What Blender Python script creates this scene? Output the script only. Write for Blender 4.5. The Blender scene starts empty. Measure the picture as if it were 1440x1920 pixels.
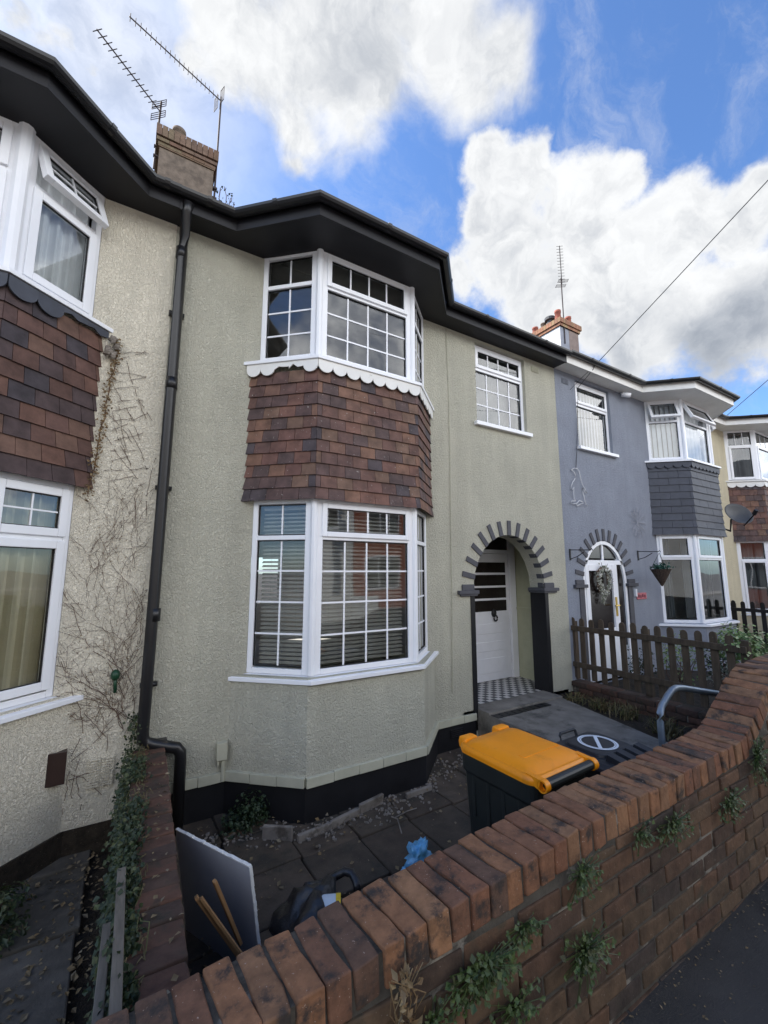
import bpy, bmesh, math, random
from mathutils import Vector, Matrix, noise
R = math.radians
E = 1.635                      # eye height above the pavement; coordinates below are written from eye level
random.seed(7)
scene = bpy.context.scene

# ------------------------------------------------------------------ camera
cd = bpy.data.cameras.new('camera'); cam = bpy.data.objects.new('camera', cd)
scene.collection.objects.link(cam); scene.camera = cam
cd.sensor_fit = 'VERTICAL'; cd.sensor_height = 36; cd.lens = 781.53/1920*36
cd.clip_start = .02; cd.clip_end = 2000
cam.location = (0, -4, E); cam.rotation_euler = (R(90+8.043), 0, R(-30.804))

# ------------------------------------------------------------------ light
SUN_EL, SUN_AZ = 44, -48        # azimuth measured from +Y towards +X
sv = Vector((math.sin(R(SUN_AZ))*math.cos(R(SUN_EL)), math.cos(R(SUN_AZ))*math.cos(R(SUN_EL)), math.sin(R(SUN_EL))))
sl = bpy.data.lights.new('sun', 'SUN'); sl.energy = 4.5; sl.angle = R(.5); sl.color = (1, .95, .87)
so = bpy.data.objects.new('sun', sl); scene.collection.objects.link(so)
so.location = sv*50; so.rotation_euler = (-sv).to_track_quat('-Z', 'Y').to_euler()
scene.view_settings.view_transform = 'Standard'; scene.view_settings.look = 'None'
scene.view_settings.exposure = 0.92; scene.view_settings.gamma = 1

SOFT = [(0.202, 0.5, 0.842, 0.182, 1), (0.064, 0.557, 0.828, 0.117, 1), (0.353, 0.414, 0.839, 0.121, 0.9), (0.449, 0.374, 0.811, 0.064, 0.8), (0.187, 0.611, 0.769, 0.061, 0.9), (0.192, 0.644, 0.74, 0.038, 0.7), (0.29, 0.522, 0.802, 0.087, 0.9), (0.435, 0.433, 0.789, 0.054, 0.6), (0.022, 0.618, 0.786, 0.072, 0.8), (-0.144, 0.653, 0.744, 0.051, 0.7), (-0.182, 0.643, 0.744, 0.042, 0.6), (-0.107, 0.669, 0.736, 0.033, 0.6), (0.126, 0.579, 0.806, 0.082, 0.9)]
CRISP = [(0.511, 0.461, 0.725, 0.06, 1), (0.557, 0.437, 0.706, 0.069, 1), (0.526, 0.513, 0.678, 0.056, 1), (0.588, 0.513, 0.625, 0.107, 1), (0.65, 0.393, 0.651, 0.095, 1), (0.674, 0.333, 0.659, 0.056, 1), (0.756, 0.29, 0.587, 0.087, 1), (0.801, 0.216, 0.559, 0.072, 1), (0.789, 0.18, 0.588, 0.034, 0.8), (0.781, 0.393, 0.486, 0.156, 1), (0.864, 0.253, 0.435, 0.132, 1), (0.681, 0.492, 0.543, 0.109, 1), (0.532, 0.593, 0.604, 0.046, 0.8), (0.713, 0.408, 0.57, 0.118, 1)]
GAP = [(0.784, 0.465, 0.41, 0.04, 0.7), (0.925, 0.251, 0.284, 0.055, 1), (0.564, 0.378, 0.734, 0.028, 0.7)]
GREY = [(0.861, 0.293, 0.415, 0.123, 1), (0.791, 0.379, 0.481, 0.109, 0.5), (0.863, 0.23, 0.45, 0.091, 0.8), (0.268, 0.484, 0.833, 0.118, 0.3), (0.407, 0.389, 0.827, 0.085, 0.35), (0.813, 0.417, 0.407, 0.095, 0.5)]
# unseen cloud decks added behind and beside the viewer to light the facades
FAR = [(.15, -.90, .36, .42, 1.3), (-.65, -.65, .36, .42, 1.2), (.72, -.60, .30, .40, 1.2), (.9, -.2, .35, .3, 1), (-.2, -.95, .2, .4, 1)]

world = bpy.data.worlds.new('World'); scene.world = world; world.use_nodes = True
def build_sky():
    nt = world.node_tree; N = nt.nodes; L = nt.links
    for n in list(N): N.remove(n)
    out = N.new('ShaderNodeOutputWorld'); bg = N.new('ShaderNodeBackground')
    L.new(bg.outputs[0], out.inputs[0])
    sky = N.new('ShaderNodeTexSky'); sky.sky_type = 'NISHITA'; sky.sun_disc = False
    sky.sun_elevation = R(SUN_EL); sky.sun_rotation = R(SUN_AZ); sky.air_density = 1.0; sky.dust_density = .7; sky.ozone_density = 2.5
    tc = N.new('ShaderNodeTexCoord')
    def math_(op, a, b=None, c=None, clamp=False):
        n = N.new('ShaderNodeMath'); n.operation = op; n.use_clamp = clamp
        for i, v in enumerate((a, b, c)):
            if v is None: continue
            if isinstance(v, (int, float)): n.inputs[i].default_value = v
            else: L.new(v, n.inputs[i])
        return n.outputs[0]
    def noise_(scale, detail, rough=.55, dist=0, src=None):
        n = N.new('ShaderNodeTexNoise'); n.inputs['Scale'].default_value = scale; n.inputs['Detail'].default_value = detail
        n.inputs['Roughness'].default_value = rough; n.inputs['Distortion'].default_value = dist
        L.new(src or tc.outputs['Generated'], n.inputs['Vector']); return n
    nz = N.new('ShaderNodeVectorMath'); nz.operation = 'NORMALIZE'; L.new(tc.outputs['Generated'], nz.inputs[0])
    def warp(scale, amt, detail):
        n = noise_(scale, detail)
        s = N.new('ShaderNodeVectorMath'); s.operation = 'SUBTRACT'; L.new(n.outputs['Color'], s.inputs[0]); s.inputs[1].default_value = (.5, .5, .5)
        m = N.new('ShaderNodeVectorMath'); m.operation = 'SCALE'; L.new(s.outputs[0], m.inputs[0]); m.inputs['Scale'].default_value = amt
        a = N.new('ShaderNodeVectorMath'); a.operation = 'ADD'; L.new(nz.outputs[0], a.inputs[0]); L.new(m.outputs[0], a.inputs[1])
        return a.outputs[0]
    def blobs(lst, src):
        acc = None
        for x, y, z, r, w in lst:
            d = N.new('ShaderNodeVectorMath'); d.operation = 'DISTANCE'; L.new(src, d.inputs[0])
            v = Vector((x, y, z)).normalized(); d.inputs[1].default_value = v
            q = math_('DIVIDE', d.outputs['Value'], r)
            q = math_('MULTIPLY_ADD', q, -w, w)
            acc = q if acc is None else math_('SMOOTH_MAX', acc, q, .25)
        return acc
    def ramp01(v, lo, hi):
        n = N.new('ShaderNodeMapRange'); n.interpolation_type = 'SMOOTHSTEP'
        n.inputs['From Min'].default_value = lo; n.inputs['From Max'].default_value = hi
        L.new(v, n.inputs['Value']); return n.outputs[0]
    fb = noise_(5.5, 9, .62, .3).outputs['Fac']; fb2 = noise_(13, 11, .66).outputs['Fac']
    ws = warp(5, .16, 6); wc = warp(9, .10, 7)
    s = blobs(SOFT, ws); s = math_('MULTIPLY_ADD', math_('SUBTRACT', fb, .5), 1.7, s)
    ms = ramp01(s, -.22, .62)
    far = blobs(FAR, ws); far = ramp01(math_('MULTIPLY_ADD', math_('SUBTRACT', fb, .5), 1.2, far), .0, .5)
    c = blobs(CRISP, wc); c = math_('MULTIPLY_ADD', math_('SUBTRACT', fb2, .5), .85, c)
    g = ramp01(blobs(GAP, ws), .0, .9); c = math_('MULTIPLY_ADD', g, -.55, c)
    mc = ramp01(c, -.06, .36)
    mask = math_('MAXIMUM', math_('MAXIMUM', ms, mc), far)
    veil = ramp01(blobs([(-.10, .64, .76, .42, 1), (-.55, .55, .63, .7, 1)], nz.outputs[0]), 0, 1)    # thin bright cirrus towards the sun
    mask = math_('MAXIMUM', mask, math_('MULTIPLY', veil, .8))
    st = N.new('ShaderNodeVectorMath'); st.operation = 'MULTIPLY'; st.inputs[1].default_value = (2.2, 5.0, 3.2); L.new(wc, st.inputs[0])
    ci = noise_(1.6, 10, .68, .6, st.outputs[0]).outputs['Fac']
    mask = math_('MAXIMUM', mask, math_('MULTIPLY', ramp01(ci, .46, .80), .40))       # high thin wisps
    # cloud tone: billows, grey undersides
    gr = ramp01(blobs(GREY, ws), .0, .9)
    det = noise_(7, 9, .62, .5, wc).outputs['Fac']
    det2 = noise_(22, 6, .6, .3, wc).outputs['Fac']
    billow = math_('MULTIPLY_ADD', ramp01(det2, .35, .65), .30, math_('MULTIPLY', ramp01(det, .34, .62), .70))
    edge = math_('SUBTRACT', 1, ramp01(c, .1, .75))                      # sunlit rims
    tone = math_('MULTIPLY_ADD', math_('MAXIMUM', billow, math_('MULTIPLY', edge, mc)), .24, .78)
    tone = math_('MULTIPLY', tone, math_('MULTIPLY_ADD', gr, -.33, 1.0))
    cc = N.new('ShaderNodeMix'); cc.data_type = 'RGBA'; cc.inputs[6].default_value = (.62, .69, .81, 1); cc.inputs[7].default_value = (.97, .985, 1.0, 1)
    L.new(ramp01(tone, .50, 1.0), cc.inputs[0])
    ccs = N.new('ShaderNodeVectorMath'); ccs.operation = 'SCALE'; L.new(cc.outputs[2], ccs.inputs[0])
    L.new(math_('MULTIPLY', math_('MULTIPLY', tone, CLOUD), math_('MULTIPLY_ADD', far, FARFILL-1, 1)), ccs.inputs['Scale'])   # the added unseen decks are brightened to fill the shaded fronts
    skt = N.new('ShaderNodeVectorMath'); skt.operation = 'MULTIPLY'; L.new(sky.outputs[0], skt.inputs[0]); skt.inputs[1].default_value = SKYTINT
    mx = N.new('ShaderNodeMix'); mx.data_type = 'RGBA'; L.new(mask, mx.inputs[0]); L.new(skt.outputs[0], mx.inputs[6]); L.new(ccs.outputs[0], mx.inputs[7])
    L.new(mx.outputs[2], bg.inputs[0]); bg.inputs[1].default_value = .1
CLOUD = 5.35; FARFILL = 4.1; SKYTINT = (.92, 1.18, 1.50)
build_sky()

# ------------------------------------------------------------------ materials
def newmat(name):
    m = bpy.data.materials.new(name); m.use_nodes = True
    nt = m.node_tree; b = nt.nodes['Principled BSDF']
    return m, nt, nt.nodes, nt.links, b
def mul(c, k): return tuple(min(1, max(0, v*k)) for v in c[:3]) + (1,)
def pm(name, col, rough=.75, var=.2, vs=6, bump=0., bs=60, bd=.004, spec=.35, metal=0, islands=None, col2=None, c2s=3, c2t=(.5, .65), fine=0, finecol=(.6,.6,.6), bump2=None, obj=False, stretch=None, coat=0):
    """base colour with broad mottling, optional second patchy colour, optional random colour per brick / tile / leaf, bump"""
    m, nt, N, L, b = newmat(name)
    if obj:
        t = N.new('ShaderNodeTexCoord'); pos = t.outputs['Object']
    else:
        t = N.new('ShaderNodeNewGeometry'); pos = t.outputs['Position']
    if stretch:
        mp = N.new('ShaderNodeVectorMath'); mp.operation = 'MULTIPLY'; L.new(pos, mp.inputs[0]); mp.inputs[1].default_value = stretch; pos = mp.outputs[0]
    def nz(s, d=5, r=.6):
        n = N.new('ShaderNodeTexNoise'); n.inputs['Scale'].default_value = s; n.inputs['Detail'].default_value = d; n.inputs['Roughness'].default_value = r
        L.new(pos, n.inputs['Vector']); return n.outputs['Fac']
    def mixc(f, a, c):
        n = N.new('ShaderNodeMix'); n.data_type = 'RGBA'
        L.new(f, n.inputs[0])
        for i, v in ((6, a), (7, c)):
            if isinstance(v, tuple): n.inputs[i].default_value = v if len(v) == 4 else v+(1,)
            else: L.new(v, n.inputs[i])
        return n.outputs[2]
    if islands:
        g = N.new('ShaderNodeNewGeometry'); rp = N.new('ShaderNodeValToRGB'); rp.color_ramp.interpolation = 'CONSTANT' if len(islands) > 6 else 'LINEAR'
        cr = rp.color_ramp
        while len(cr.elements) < len(islands): cr.elements.new(.5)
        for i, c in enumerate(islands):
            cr.elements[i].position = i/max(1, len(islands)) if cr.interpolation == 'CONSTANT' else i/max(1, len(islands)-1); cr.elements[i].color = c+(1,)
        L.new(g.outputs['Random Per Island'], rp.inputs[0]); base = rp.outputs[0]
        v = N.new('ShaderNodeMix'); v.data_type = 'RGBA'; v.blend_type = 'MULTIPLY'; v.inputs[0].default_value = 1
        L.new(base, v.inputs[6])
        mr = N.new('ShaderNodeMapRange'); mr.inputs['From Min'].default_value = .3; mr.inputs['From Max'].default_value = .7
        mr.inputs['To Min'].default_value = 1-var; mr.inputs['To Max'].default_value = 1+var
        L.new(nz(vs), mr.inputs['Value']); L.new(mr.outputs[0], v.inputs[7]); c = v.outputs[2]
    else:
        mr = N.new('ShaderNodeMapRange'); mr.inputs['From Min'].default_value = .3; mr.inputs['From Max'].default_value = .7
        L.new(nz(vs), mr.inputs['Value']); c = mixc(mr.outputs[0], mul(col, 1-var), mul(col, 1+var))
    if col2:
        mr = N.new('ShaderNodeMapRange'); mr.interpolation_type = 'SMOOTHSTEP'; mr.inputs['From Min'].default_value = c2t[0]; mr.inputs['From Max'].default_value = c2t[1]
        L.new(nz(c2s, 8, .68), mr.inputs['Value']); c = mixc(mr.outputs[0], c, col2+(1,))
    if fine:
        mr = N.new('ShaderNodeMapRange'); mr.inputs['From Min'].default_value = .70; mr.inputs['From Max'].default_value = .74
        L.new(nz(fine, 2), mr.inputs['Value']); c = mixc(mr.outputs[0], c, finecol+(1,))
    L.new(c, b.inputs['Base Color'])
    b.inputs['Roughness'].default_value = rough; b.inputs['Specular IOR Level'].default_value = spec; b.inputs['Metallic'].default_value = metal
    if coat: b.inputs['Coat Weight'].default_value = coat; b.inputs['Coat Roughness'].default_value = .15
    if bump:
        bn = N.new('ShaderNodeBump'); bn.inputs['Strength'].default_value = bump; bn.inputs['Distance'].default_value = bd
        L.new(nz(bs, 4, .6), bn.inputs['Height'])
        if bump2:
            b2 = N.new('ShaderNodeBump'); b2.inputs['Strength'].default_value = bump2[0]; b2.inputs['Distance'].default_value = bump2[2]
            L.new(nz(bump2[1], 3), b2.inputs['Height']); L.new(b2.outputs[0], bn.inputs['Normal'])
        L.new(bn.outputs[0], b.inputs['Normal'])
    return m
def stucco(name, col, **k):
    """roughcast render: worm-like ridges"""
    m = pm(name, col, rough=.9, var=.07, vs=2.2, spec=.2, **k)
    nt = m.node_tree; N = nt.nodes; L = nt.links; b = N['Principled BSDF']
    g = N.new('ShaderNodeNewGeometry')
    n1 = N.new('ShaderNodeTexNoise'); n1.inputs['Scale'].default_value = 54; n1.inputs['Detail'].default_value = 3; n1.inputs['Roughness'].default_value = .55; n1.inputs['Distortion'].default_value = 1.2
    sc = N.new('ShaderNodeVectorMath'); sc.operation = 'MULTIPLY'; sc.inputs[1].default_value = (1.25, 1.25, .8)
    L.new(g.outputs['Position'], sc.inputs[0]); L.new(sc.outputs[0], n1.inputs['Vector'])
    mr = N.new('ShaderNodeMapRange'); mr.interpolation_type = 'SMOOTHSTEP'; mr.inputs['From Min'].default_value = .30; mr.inputs['From Max'].default_value = .74
    L.new(n1.outputs['Fac'], mr.inputs['Value'])
    bn = N.new('ShaderNodeBump'); bn.inputs['Strength'].default_value = .95; bn.inputs['Distance'].default_value = .0125
    L.new(mr.outputs[0], bn.inputs['Height']); L.new(bn.outputs[0], b.inputs['Normal'])
    # faint rain streaks and patch repairs
    s2 = N.new('ShaderNodeVectorMath'); s2.operation = 'MULTIPLY'; s2.inputs[1].default_value = (7, 7, .55); L.new(g.outputs['Position'], s2.inputs[0])
    n2 = N.new('ShaderNodeTexNoise'); n2.inputs['Scale'].default_value = 1; n2.inputs['Detail'].default_value = 7; n2.inputs['Roughness'].default_value = .65; L.new(s2.outputs[0], n2.inputs['Vector'])
    m2 = N.new('ShaderNodeMapRange'); m2.inputs['From Min'].default_value = .32; m2.inputs['From Max'].default_value = .62; m2.inputs['To Min'].default_value = .925; m2.inputs['To Max'].default_value = 1.03
    L.new(n2.outputs['Fac'], m2.inputs['Value'])
    ml = N.new('ShaderNodeMix'); ml.data_type = 'RGBA'; ml.blend_type = 'MULTIPLY'; ml.inputs[0].default_value = 1
    L.new(b.inputs['Base Color'].links[0].from_socket, ml.inputs[6]); L.new(m2.outputs[0], ml.inputs[7]); L.new(ml.outputs[2], b.inputs['Base Color'])
    return m
def glassmat(name, tint=(.9, .93, .93)):
    m, nt, N, L, b = newmat(name); N.remove(b)
    out = N['Material Output']; tr = N.new('ShaderNodeBsdfTransparent'); tr.inputs[0].default_value = tint+(1,)
    gl = N.new('ShaderNodeBsdfGlossy'); gl.inputs['Roughness'].default_value = .012
    fr = N.new('ShaderNodeFresnel'); fr.inputs[0].default_value = 1.52
    k = N.new('ShaderNodeMath'); k.operation = 'MULTIPLY_ADD'; k.inputs[1].default_value = 2.1; k.inputs[2].default_value = .015; k.use_clamp = True
    L.new(fr.outputs[0], k.inputs[0])
    g = N.new('ShaderNodeNewGeometry'); n = N.new('ShaderNodeTexNoise'); n.inputs['Scale'].default_value = 1.6; n.inputs['Detail'].default_value = 1
    L.new(g.outputs['Position'], n.inputs['Vector']); bn = N.new('ShaderNodeBump'); bn.inputs['Strength'].default_value = .25; bn.inputs['Distance'].default_value = .012
    L.new(n.outputs['Fac'], bn.inputs['Height']); L.new(bn.outputs[0], gl.inputs['Normal'])
    mx = N.new('ShaderNodeMixShader'); L.new(k.outputs[0], mx.inputs[0]); L.new(tr.outputs[0], mx.inputs[1]); L.new(gl.outputs[0], mx.inputs[2])
    L.new(mx.outputs[0], out.inputs[0]); return m
def leafmat(name, cols, rough=.55, trans=.25):
    m = pm(name, cols[0], rough=rough, islands=cols, var=.25, vs=20, spec=.4)
    return m
def checker(name, a, c, size):
    m, nt, N, L, b = newmat(name)
    g = N.new('ShaderNodeNewGeometry'); ch = N.new('ShaderNodeTexChecker'); ch.inputs['Scale'].default_value = 1/size
    ch.inputs['Color1'].default_value = a+(1,); ch.inputs['Color2'].default_value = c+(1,)
    mp = N.new('ShaderNodeVectorMath'); mp.operation = 'MULTIPLY'; mp.inputs[1].default_value = (1, 1, 0); L.new(g.outputs['Position'], mp.inputs[0])
    ad = N.new('ShaderNodeVectorMath'); ad.operation = 'ADD'; ad.inputs[1].default_value = (.013, .017, .041); L.new(mp.outputs[0], ad.inputs[0])
    L.new(ad.outputs[0], ch.inputs['Vector']); L.new(ch.outputs[0], b.inputs['Base Color']); b.inputs['Roughness'].default_value = .45
    return m

GREEN = (.545, .528, .432); CREAM = (.78, .725, .595); GREY = (.31, .335, .395); YELL = (.68, .61, .44)
M = {}
M['green_stucco'] = stucco('green_stucco', GREEN)
M['cream_stucco'] = stucco('cream_stucco', CREAM, col2=(.60, .555, .46), c2s=1.2, c2t=(.60, .85))
M['grey_stucco'] = stucco('grey_stucco', GREY)
M['yellow_stucco'] = stucco('yellow_stucco', YELL)
M['green_trim'] = pm('green_trim', (.44, .43, .335), rough=.7, var=.1, bump=.2, bs=40)
M['upvc'] = pm('upvc', (.80, .81, .84), rough=.32, var=.03, vs=3, spec=.5, col2=(.62, .61, .57), c2s=5, c2t=(.68, .82))
M['upvc_dirty'] = pm('upvc_dirty', (.72, .71, .68), rough=.5, var=.08, vs=9, col2=(.40, .38, .33), c2s=9, c2t=(.6, .78))
M['seal'] = pm('seal', (.015, .015, .016), rough=.5, var=.1)
M['black_paint'] = pm('black_paint', (.012, .012, .014), rough=.45, var=.25, vs=5, bump=.12, bs=25)
M['soffit_black'] = pm('soffit_black', (.013, .013, .016), rough=.5, var=.15, vs=3)
M['gutter_black'] = pm('gutter_black', (.010, .010, .0115), rough=.35, var=.15, spec=.5)
M['white_paint'] = pm('white_paint', (.74, .73, .70), rough=.5, var=.06, vs=5, col2=(.45, .42, .36), c2s=8, c2t=(.64, .74), bump=.15, bs=30)
M['stone_paint'] = pm('stone_paint', (.072, .072, .083), rough=.7, var=.12, vs=12, bump=.2, bs=40)
TILES = [(.122, .066, .052), (.145, .074, .056), (.085, .056, .052), (.170, .092, .063), (.130, .067, .054), (.066, .052, .056), (.145, .079, .058), (.108, .061, .052), (.150, .090, .064), (.094, .058, .053)]
M['hung_tile'] = pm('hung_tile', TILES[0], rough=.75, islands=TILES, var=.38, vs=9, col2=(.06, .045, .045), c2s=11, c2t=(.60, .78), bump=.3, bs=50, fine=60, finecol=(.45, .42, .38))
M['hung_tile_dark'] = pm('hung_tile_dark', TILES[0], rough=.8, islands=[(.10, .055, .044), (.13, .069, .052), (.068, .047, .047), (.12, .066, .054), (.082, .049, .044), (.055, .046, .052), (.13, .075, .056)], var=.35, vs=9, bump=.3, bs=50)
M['slate_tile'] = pm('slate_tile', (.05, .055, .07), rough=.6, islands=[(.045, .05, .066), (.06, .066, .084), (.05, .055, .072)], var=.15, vs=10, bump=.2, bs=50)
M['roof_tile'] = pm('roof_tile', (.06, .04, .035), rough=.85, var=.3, vs=14, bump=.4, bs=20, col2=(.03, .03, .03), c2s=6)
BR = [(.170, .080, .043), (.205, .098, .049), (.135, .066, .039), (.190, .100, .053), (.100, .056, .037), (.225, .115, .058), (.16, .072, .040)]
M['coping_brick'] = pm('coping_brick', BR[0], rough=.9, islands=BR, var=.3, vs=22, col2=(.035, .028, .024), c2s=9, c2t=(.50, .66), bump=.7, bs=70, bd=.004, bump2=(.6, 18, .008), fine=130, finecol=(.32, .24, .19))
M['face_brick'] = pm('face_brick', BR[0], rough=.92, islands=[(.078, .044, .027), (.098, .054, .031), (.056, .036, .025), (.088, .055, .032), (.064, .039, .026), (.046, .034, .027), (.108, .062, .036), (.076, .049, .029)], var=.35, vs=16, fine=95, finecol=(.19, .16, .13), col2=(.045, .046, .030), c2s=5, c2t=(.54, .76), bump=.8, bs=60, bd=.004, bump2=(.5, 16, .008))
M['old_brick'] = pm('old_brick', BR[0], rough=.95, islands=[(.085, .045, .032), (.11, .055, .036), (.06, .038, .03), (.10, .06, .04)], var=.35, vs=14, col2=(.03, .028, .02), c2s=7, c2t=(.48, .68), bump=.7, bs=60, bd=.004)
M['mortar'] = pm('mortar', (.06, .053, .043), rough=.95, var=.4, vs=18, bump=.8, bs=70, bd=.005, col2=(.20, .18, .15), c2s=4, c2t=(.54, .62))
M['chimney_brick'] = pm('chimney_brick', (.15, .118, .092), rough=.9, var=.3, vs=9, bump=.6, bs=24, bd=.01, col2=(.10, .078, .062), c2s=4)
M['chimney_cap'] = pm('chimney_cap', (.26, .14, .085), rough=.9, islands=[(.13, .085, .062), (.16, .105, .075), (.15, .125, .075), (.14, .08, .056)], var=.25, vs=12, bump=.5, bs=40)
M['pot_red'] = pm('pot_red', (.30, .10, .07), rough=.8, var=.2, vs=9)
M['orange_brick'] = pm('orange_brick', (.38, .16, .08), rough=.9, islands=[(.27, .135, .085), (.33, .17, .105), (.22, .11, .075), (.34, .24, .13)], var=.2, vs=12)
M['flaking_render'] = pm('flaking_render', (.62, .62, .62), rough=.9, var=.15, vs=6, bump=.4, bs=30, col2=(.38, .37, .35), c2s=7, c2t=(.6, .68))
M['grey_render'] = pm('grey_render', (.26, .27, .31), rough=.9, var=.1, bump=.3)
M['brown_render'] = pm('brown_render', (.22, .17, .15), rough=.9, var=.15, bump=.3)
M['concrete'] = pm('concrete', (.185, .168, .145), rough=.92, var=.28, vs=5, bump=.5, bs=90, col2=(.075, .07, .06), c2s=3, c2t=(.5, .7), fine=150, finecol=(.35, .33, .30))
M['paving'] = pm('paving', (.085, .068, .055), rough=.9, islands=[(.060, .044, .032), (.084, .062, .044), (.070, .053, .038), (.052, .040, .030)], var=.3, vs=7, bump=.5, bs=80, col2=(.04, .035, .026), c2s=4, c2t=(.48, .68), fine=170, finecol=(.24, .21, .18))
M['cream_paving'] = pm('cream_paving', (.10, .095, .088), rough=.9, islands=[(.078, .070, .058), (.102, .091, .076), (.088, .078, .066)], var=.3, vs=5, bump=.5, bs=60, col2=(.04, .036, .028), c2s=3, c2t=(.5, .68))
M['soil'] = pm('soil', (.035, .027, .019), rough=1, var=.5, vs=14, bump=1, bs=50, bd=.02, fine=120, finecol=(.2, .17, .12))
M['asphalt'] = pm('asphalt', (.042, .038, .034), rough=.92, var=.25, vs=4, bump=.8, bs=160, bd=.004, col2=(.026, .023, .021), c2s=2.2, c2t=(.48, .66), fine=220, finecol=(.13, .12, .11))
M['road'] = pm('road', (.10, .10, .10), rough=.9, var=.2, vs=2, bump=.5, bs=120)
M['slab'] = pm('slab', (.2, .19, .18), rough=.9, var=.2, vs=2, bump=.3, bs=60)
M['edging'] = pm('edging', (.20, .175, .15), rough=.9, var=.25, vs=10, bump=.4, bs=60, col2=(.09, .075, .06), c2s=6)
M['orange_plastic'] = pm('orange_plastic', (.88, .285, .003), rough=.42, var=.05, vs=7, spec=.45, bump=.05, bs=90, col2=(.70, .225, .008), c2s=6, c2t=(.52, .72))
M['bin_black'] = pm('bin_black', (.014, .016, .015), rough=.45, var=.2, vs=8, spec=.45, bump=.06, bs=120)
M['bin_lid_black'] = pm('bin_lid_black', (.020, .022, .027), rough=.5, var=.2, vs=9, spec=.4, bump=.06, bs=120)
M['sticker'] = pm('sticker', (.62, .66, .70), rough=.5, var=.08, vs=30)
M['galv'] = pm('galv', (.20, .235, .27), rough=.45, var=.15, vs=12, metal=.55, spec=.5)
M['fence_wood'] = pm('fence_wood', (.060, .042, .028), rough=.9, islands=[(.054, .040, .027), (.080, .058, .039), (.066, .049, .033)], var=.35, vs=9, bump=.5, bs=20, bd=.004, stretch=(3, 3, .5), col2=(.07, .075, .045), c2s=5, c2t=(.58, .75))
M['black_wood'] = pm('black_wood', (.02, .017, .015), rough=.8, var=.2)
M['grey_wood'] = pm('grey_wood', (.135, .115, .09), rough=.9, var=.35, vs=12, bump=.5, bs=20, stretch=(3, .4, 3), col2=(.09, .08, .06), c2s=5)
M['pine'] = pm('pine', (.30, .165, .07), rough=.8, var=.25, vs=6, bump=.3, bs=30)
M['plasterboard'] = pm('plasterboard', (.30, .30, .32), rough=.85, var=.12, vs=3, bump=.1, bs=60)
M['plaster_edge'] = pm('plaster_edge', (.62, .61, .58), rough=.9, var=.15, vs=20)
M['bag_black'] = pm('bag_black', (.010, .010, .012), rough=.42, var=.2, spec=.6, bump=.5, bs=18, bd=.02)
M['bag_blue'] = pm('bag_blue', (.12, .36, .58), rough=.3, var=.35, vs=20, spec=.6, bump=.6, bs=30, bd=.01)
M['tub_white'] = pm('tub_white', (.6, .66, .7), rough=.4, var=.05)
M['tub_yellow'] = pm('tub_yellow', (.75, .50, .03), rough=.4, var=.05)
M['brown_plastic'] = pm('brown_plastic', (.035, .020, .016), rough=.4, var=.2, spec=.5)
M['black_metal'] = pm('black_metal', (.015, .015, .016), rough=.45, var=.2)
M['aerial'] = pm('aerial', (.055, .042, .040), rough=.7, var=.2)
M['aerial_light'] = pm('aerial_light', (.15, .145, .135), rough=.5, var=.2)
M['cable'] = pm('cable', (.03, .03, .032), rough=.6, var=.1)
M['dish'] = pm('dish', (.055, .057, .06), rough=.5, var=.15, vs=9)
M['white_wire'] = pm('white_wire', (.62, .63, .66), rough=.5, var=.05)
M['brass'] = pm('brass', (.6, .42, .1), rough=.3, metal=.8)
M['door_white'] = pm('door_white', (.76, .76, .79), rough=.42, var=.05, vs=4, bump=.08, bs=30)
M['dark_glass'] = pm('dark_glass', (.018, .014, .013), rough=.12, var=.2, spec=.5)
M['porch_wall'] = pm('porch_wall', (.40, .40, .28), rough=.6, var=.08, bump=.2, bs=30)
M['porch_tile'] = checker('porch_tile', (.02, .02, .024), (.55, .53, .50), .078)
M['interior'] = pm('interior', (.66, .64, .61), rough=.9, var=.1)
M['curtain_cream'] = pm('curtain_cream', (.55, .50, .36), rough=.95, var=.1, vs=3)
M['curtain_white'] = pm('curtain_white', (.72, .73, .74), rough=.95, var=.06, vs=3)
M['blind_slat'] = pm('blind_slat', (.46, .455, .43), rough=.5, var=.06)
M['blind_vertical'] = pm('blind_vertical', (.60, .62, .66), rough=.7, islands=[(.52, .54, .58), (.70, .72, .75), (.60, .62, .66)], var=.05)
M['net'] = pm('net', (.17, .185, .20), rough=.9, var=.1)
M['glass'] = glassmat('glass')
M['ivy_leaf'] = leafmat('ivy_leaf', [(.012, .022, .008), (.02, .034, .011), (.03, .048, .014), (.012, .02, .008), (.075, .085, .03), (.018, .03, .010)])
M['weed_leaf'] = leafmat('weed_leaf', [(.024, .045, .011), (.038, .072, .015), (.022, .036, .011), (.060, .092, .022), (.05, .048, .020)])
M['dark_leaf'] = leafmat('dark_leaf', [(.012, .024, .010), (.02, .038, .014), (.03, .05, .018)])
M['bush_leaf'] = leafmat('bush_leaf', [(.09, .15, .04), (.15, .24, .07), (.46, .48, .25), (.08, .13, .035), (.20, .29, .10), (.12, .19, .055)])
M['dry_leaf'] = leafmat('dry_leaf', [(.14, .085, .04), (.20, .13, .06), (.09, .055, .028), (.26, .20, .11), (.16, .09, .035)], rough=.8)
M['litter'] = leafmat('litter', [(.13, .09, .045), (.20, .15, .08), (.08, .055, .03), (.22, .18, .12), (.15, .10, .045), (.17, .13, .08)], rough=.85)
M['dead_stem'] = pm('dead_stem', (.105, .062, .042), rough=.9, var=.35, vs=14)
M['grass_blade'] = leafmat('grass_blade', [(.12, .09, .04), (.07, .075, .025), (.16, .12, .06), (.05, .065, .02)], rough=.8)
M['wreath_white'] = leafmat('wreath_white', [(.5, .5, .46), (.32, .33, .27), (.12, .14, .09), (.58, .56, .52)])
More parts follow.
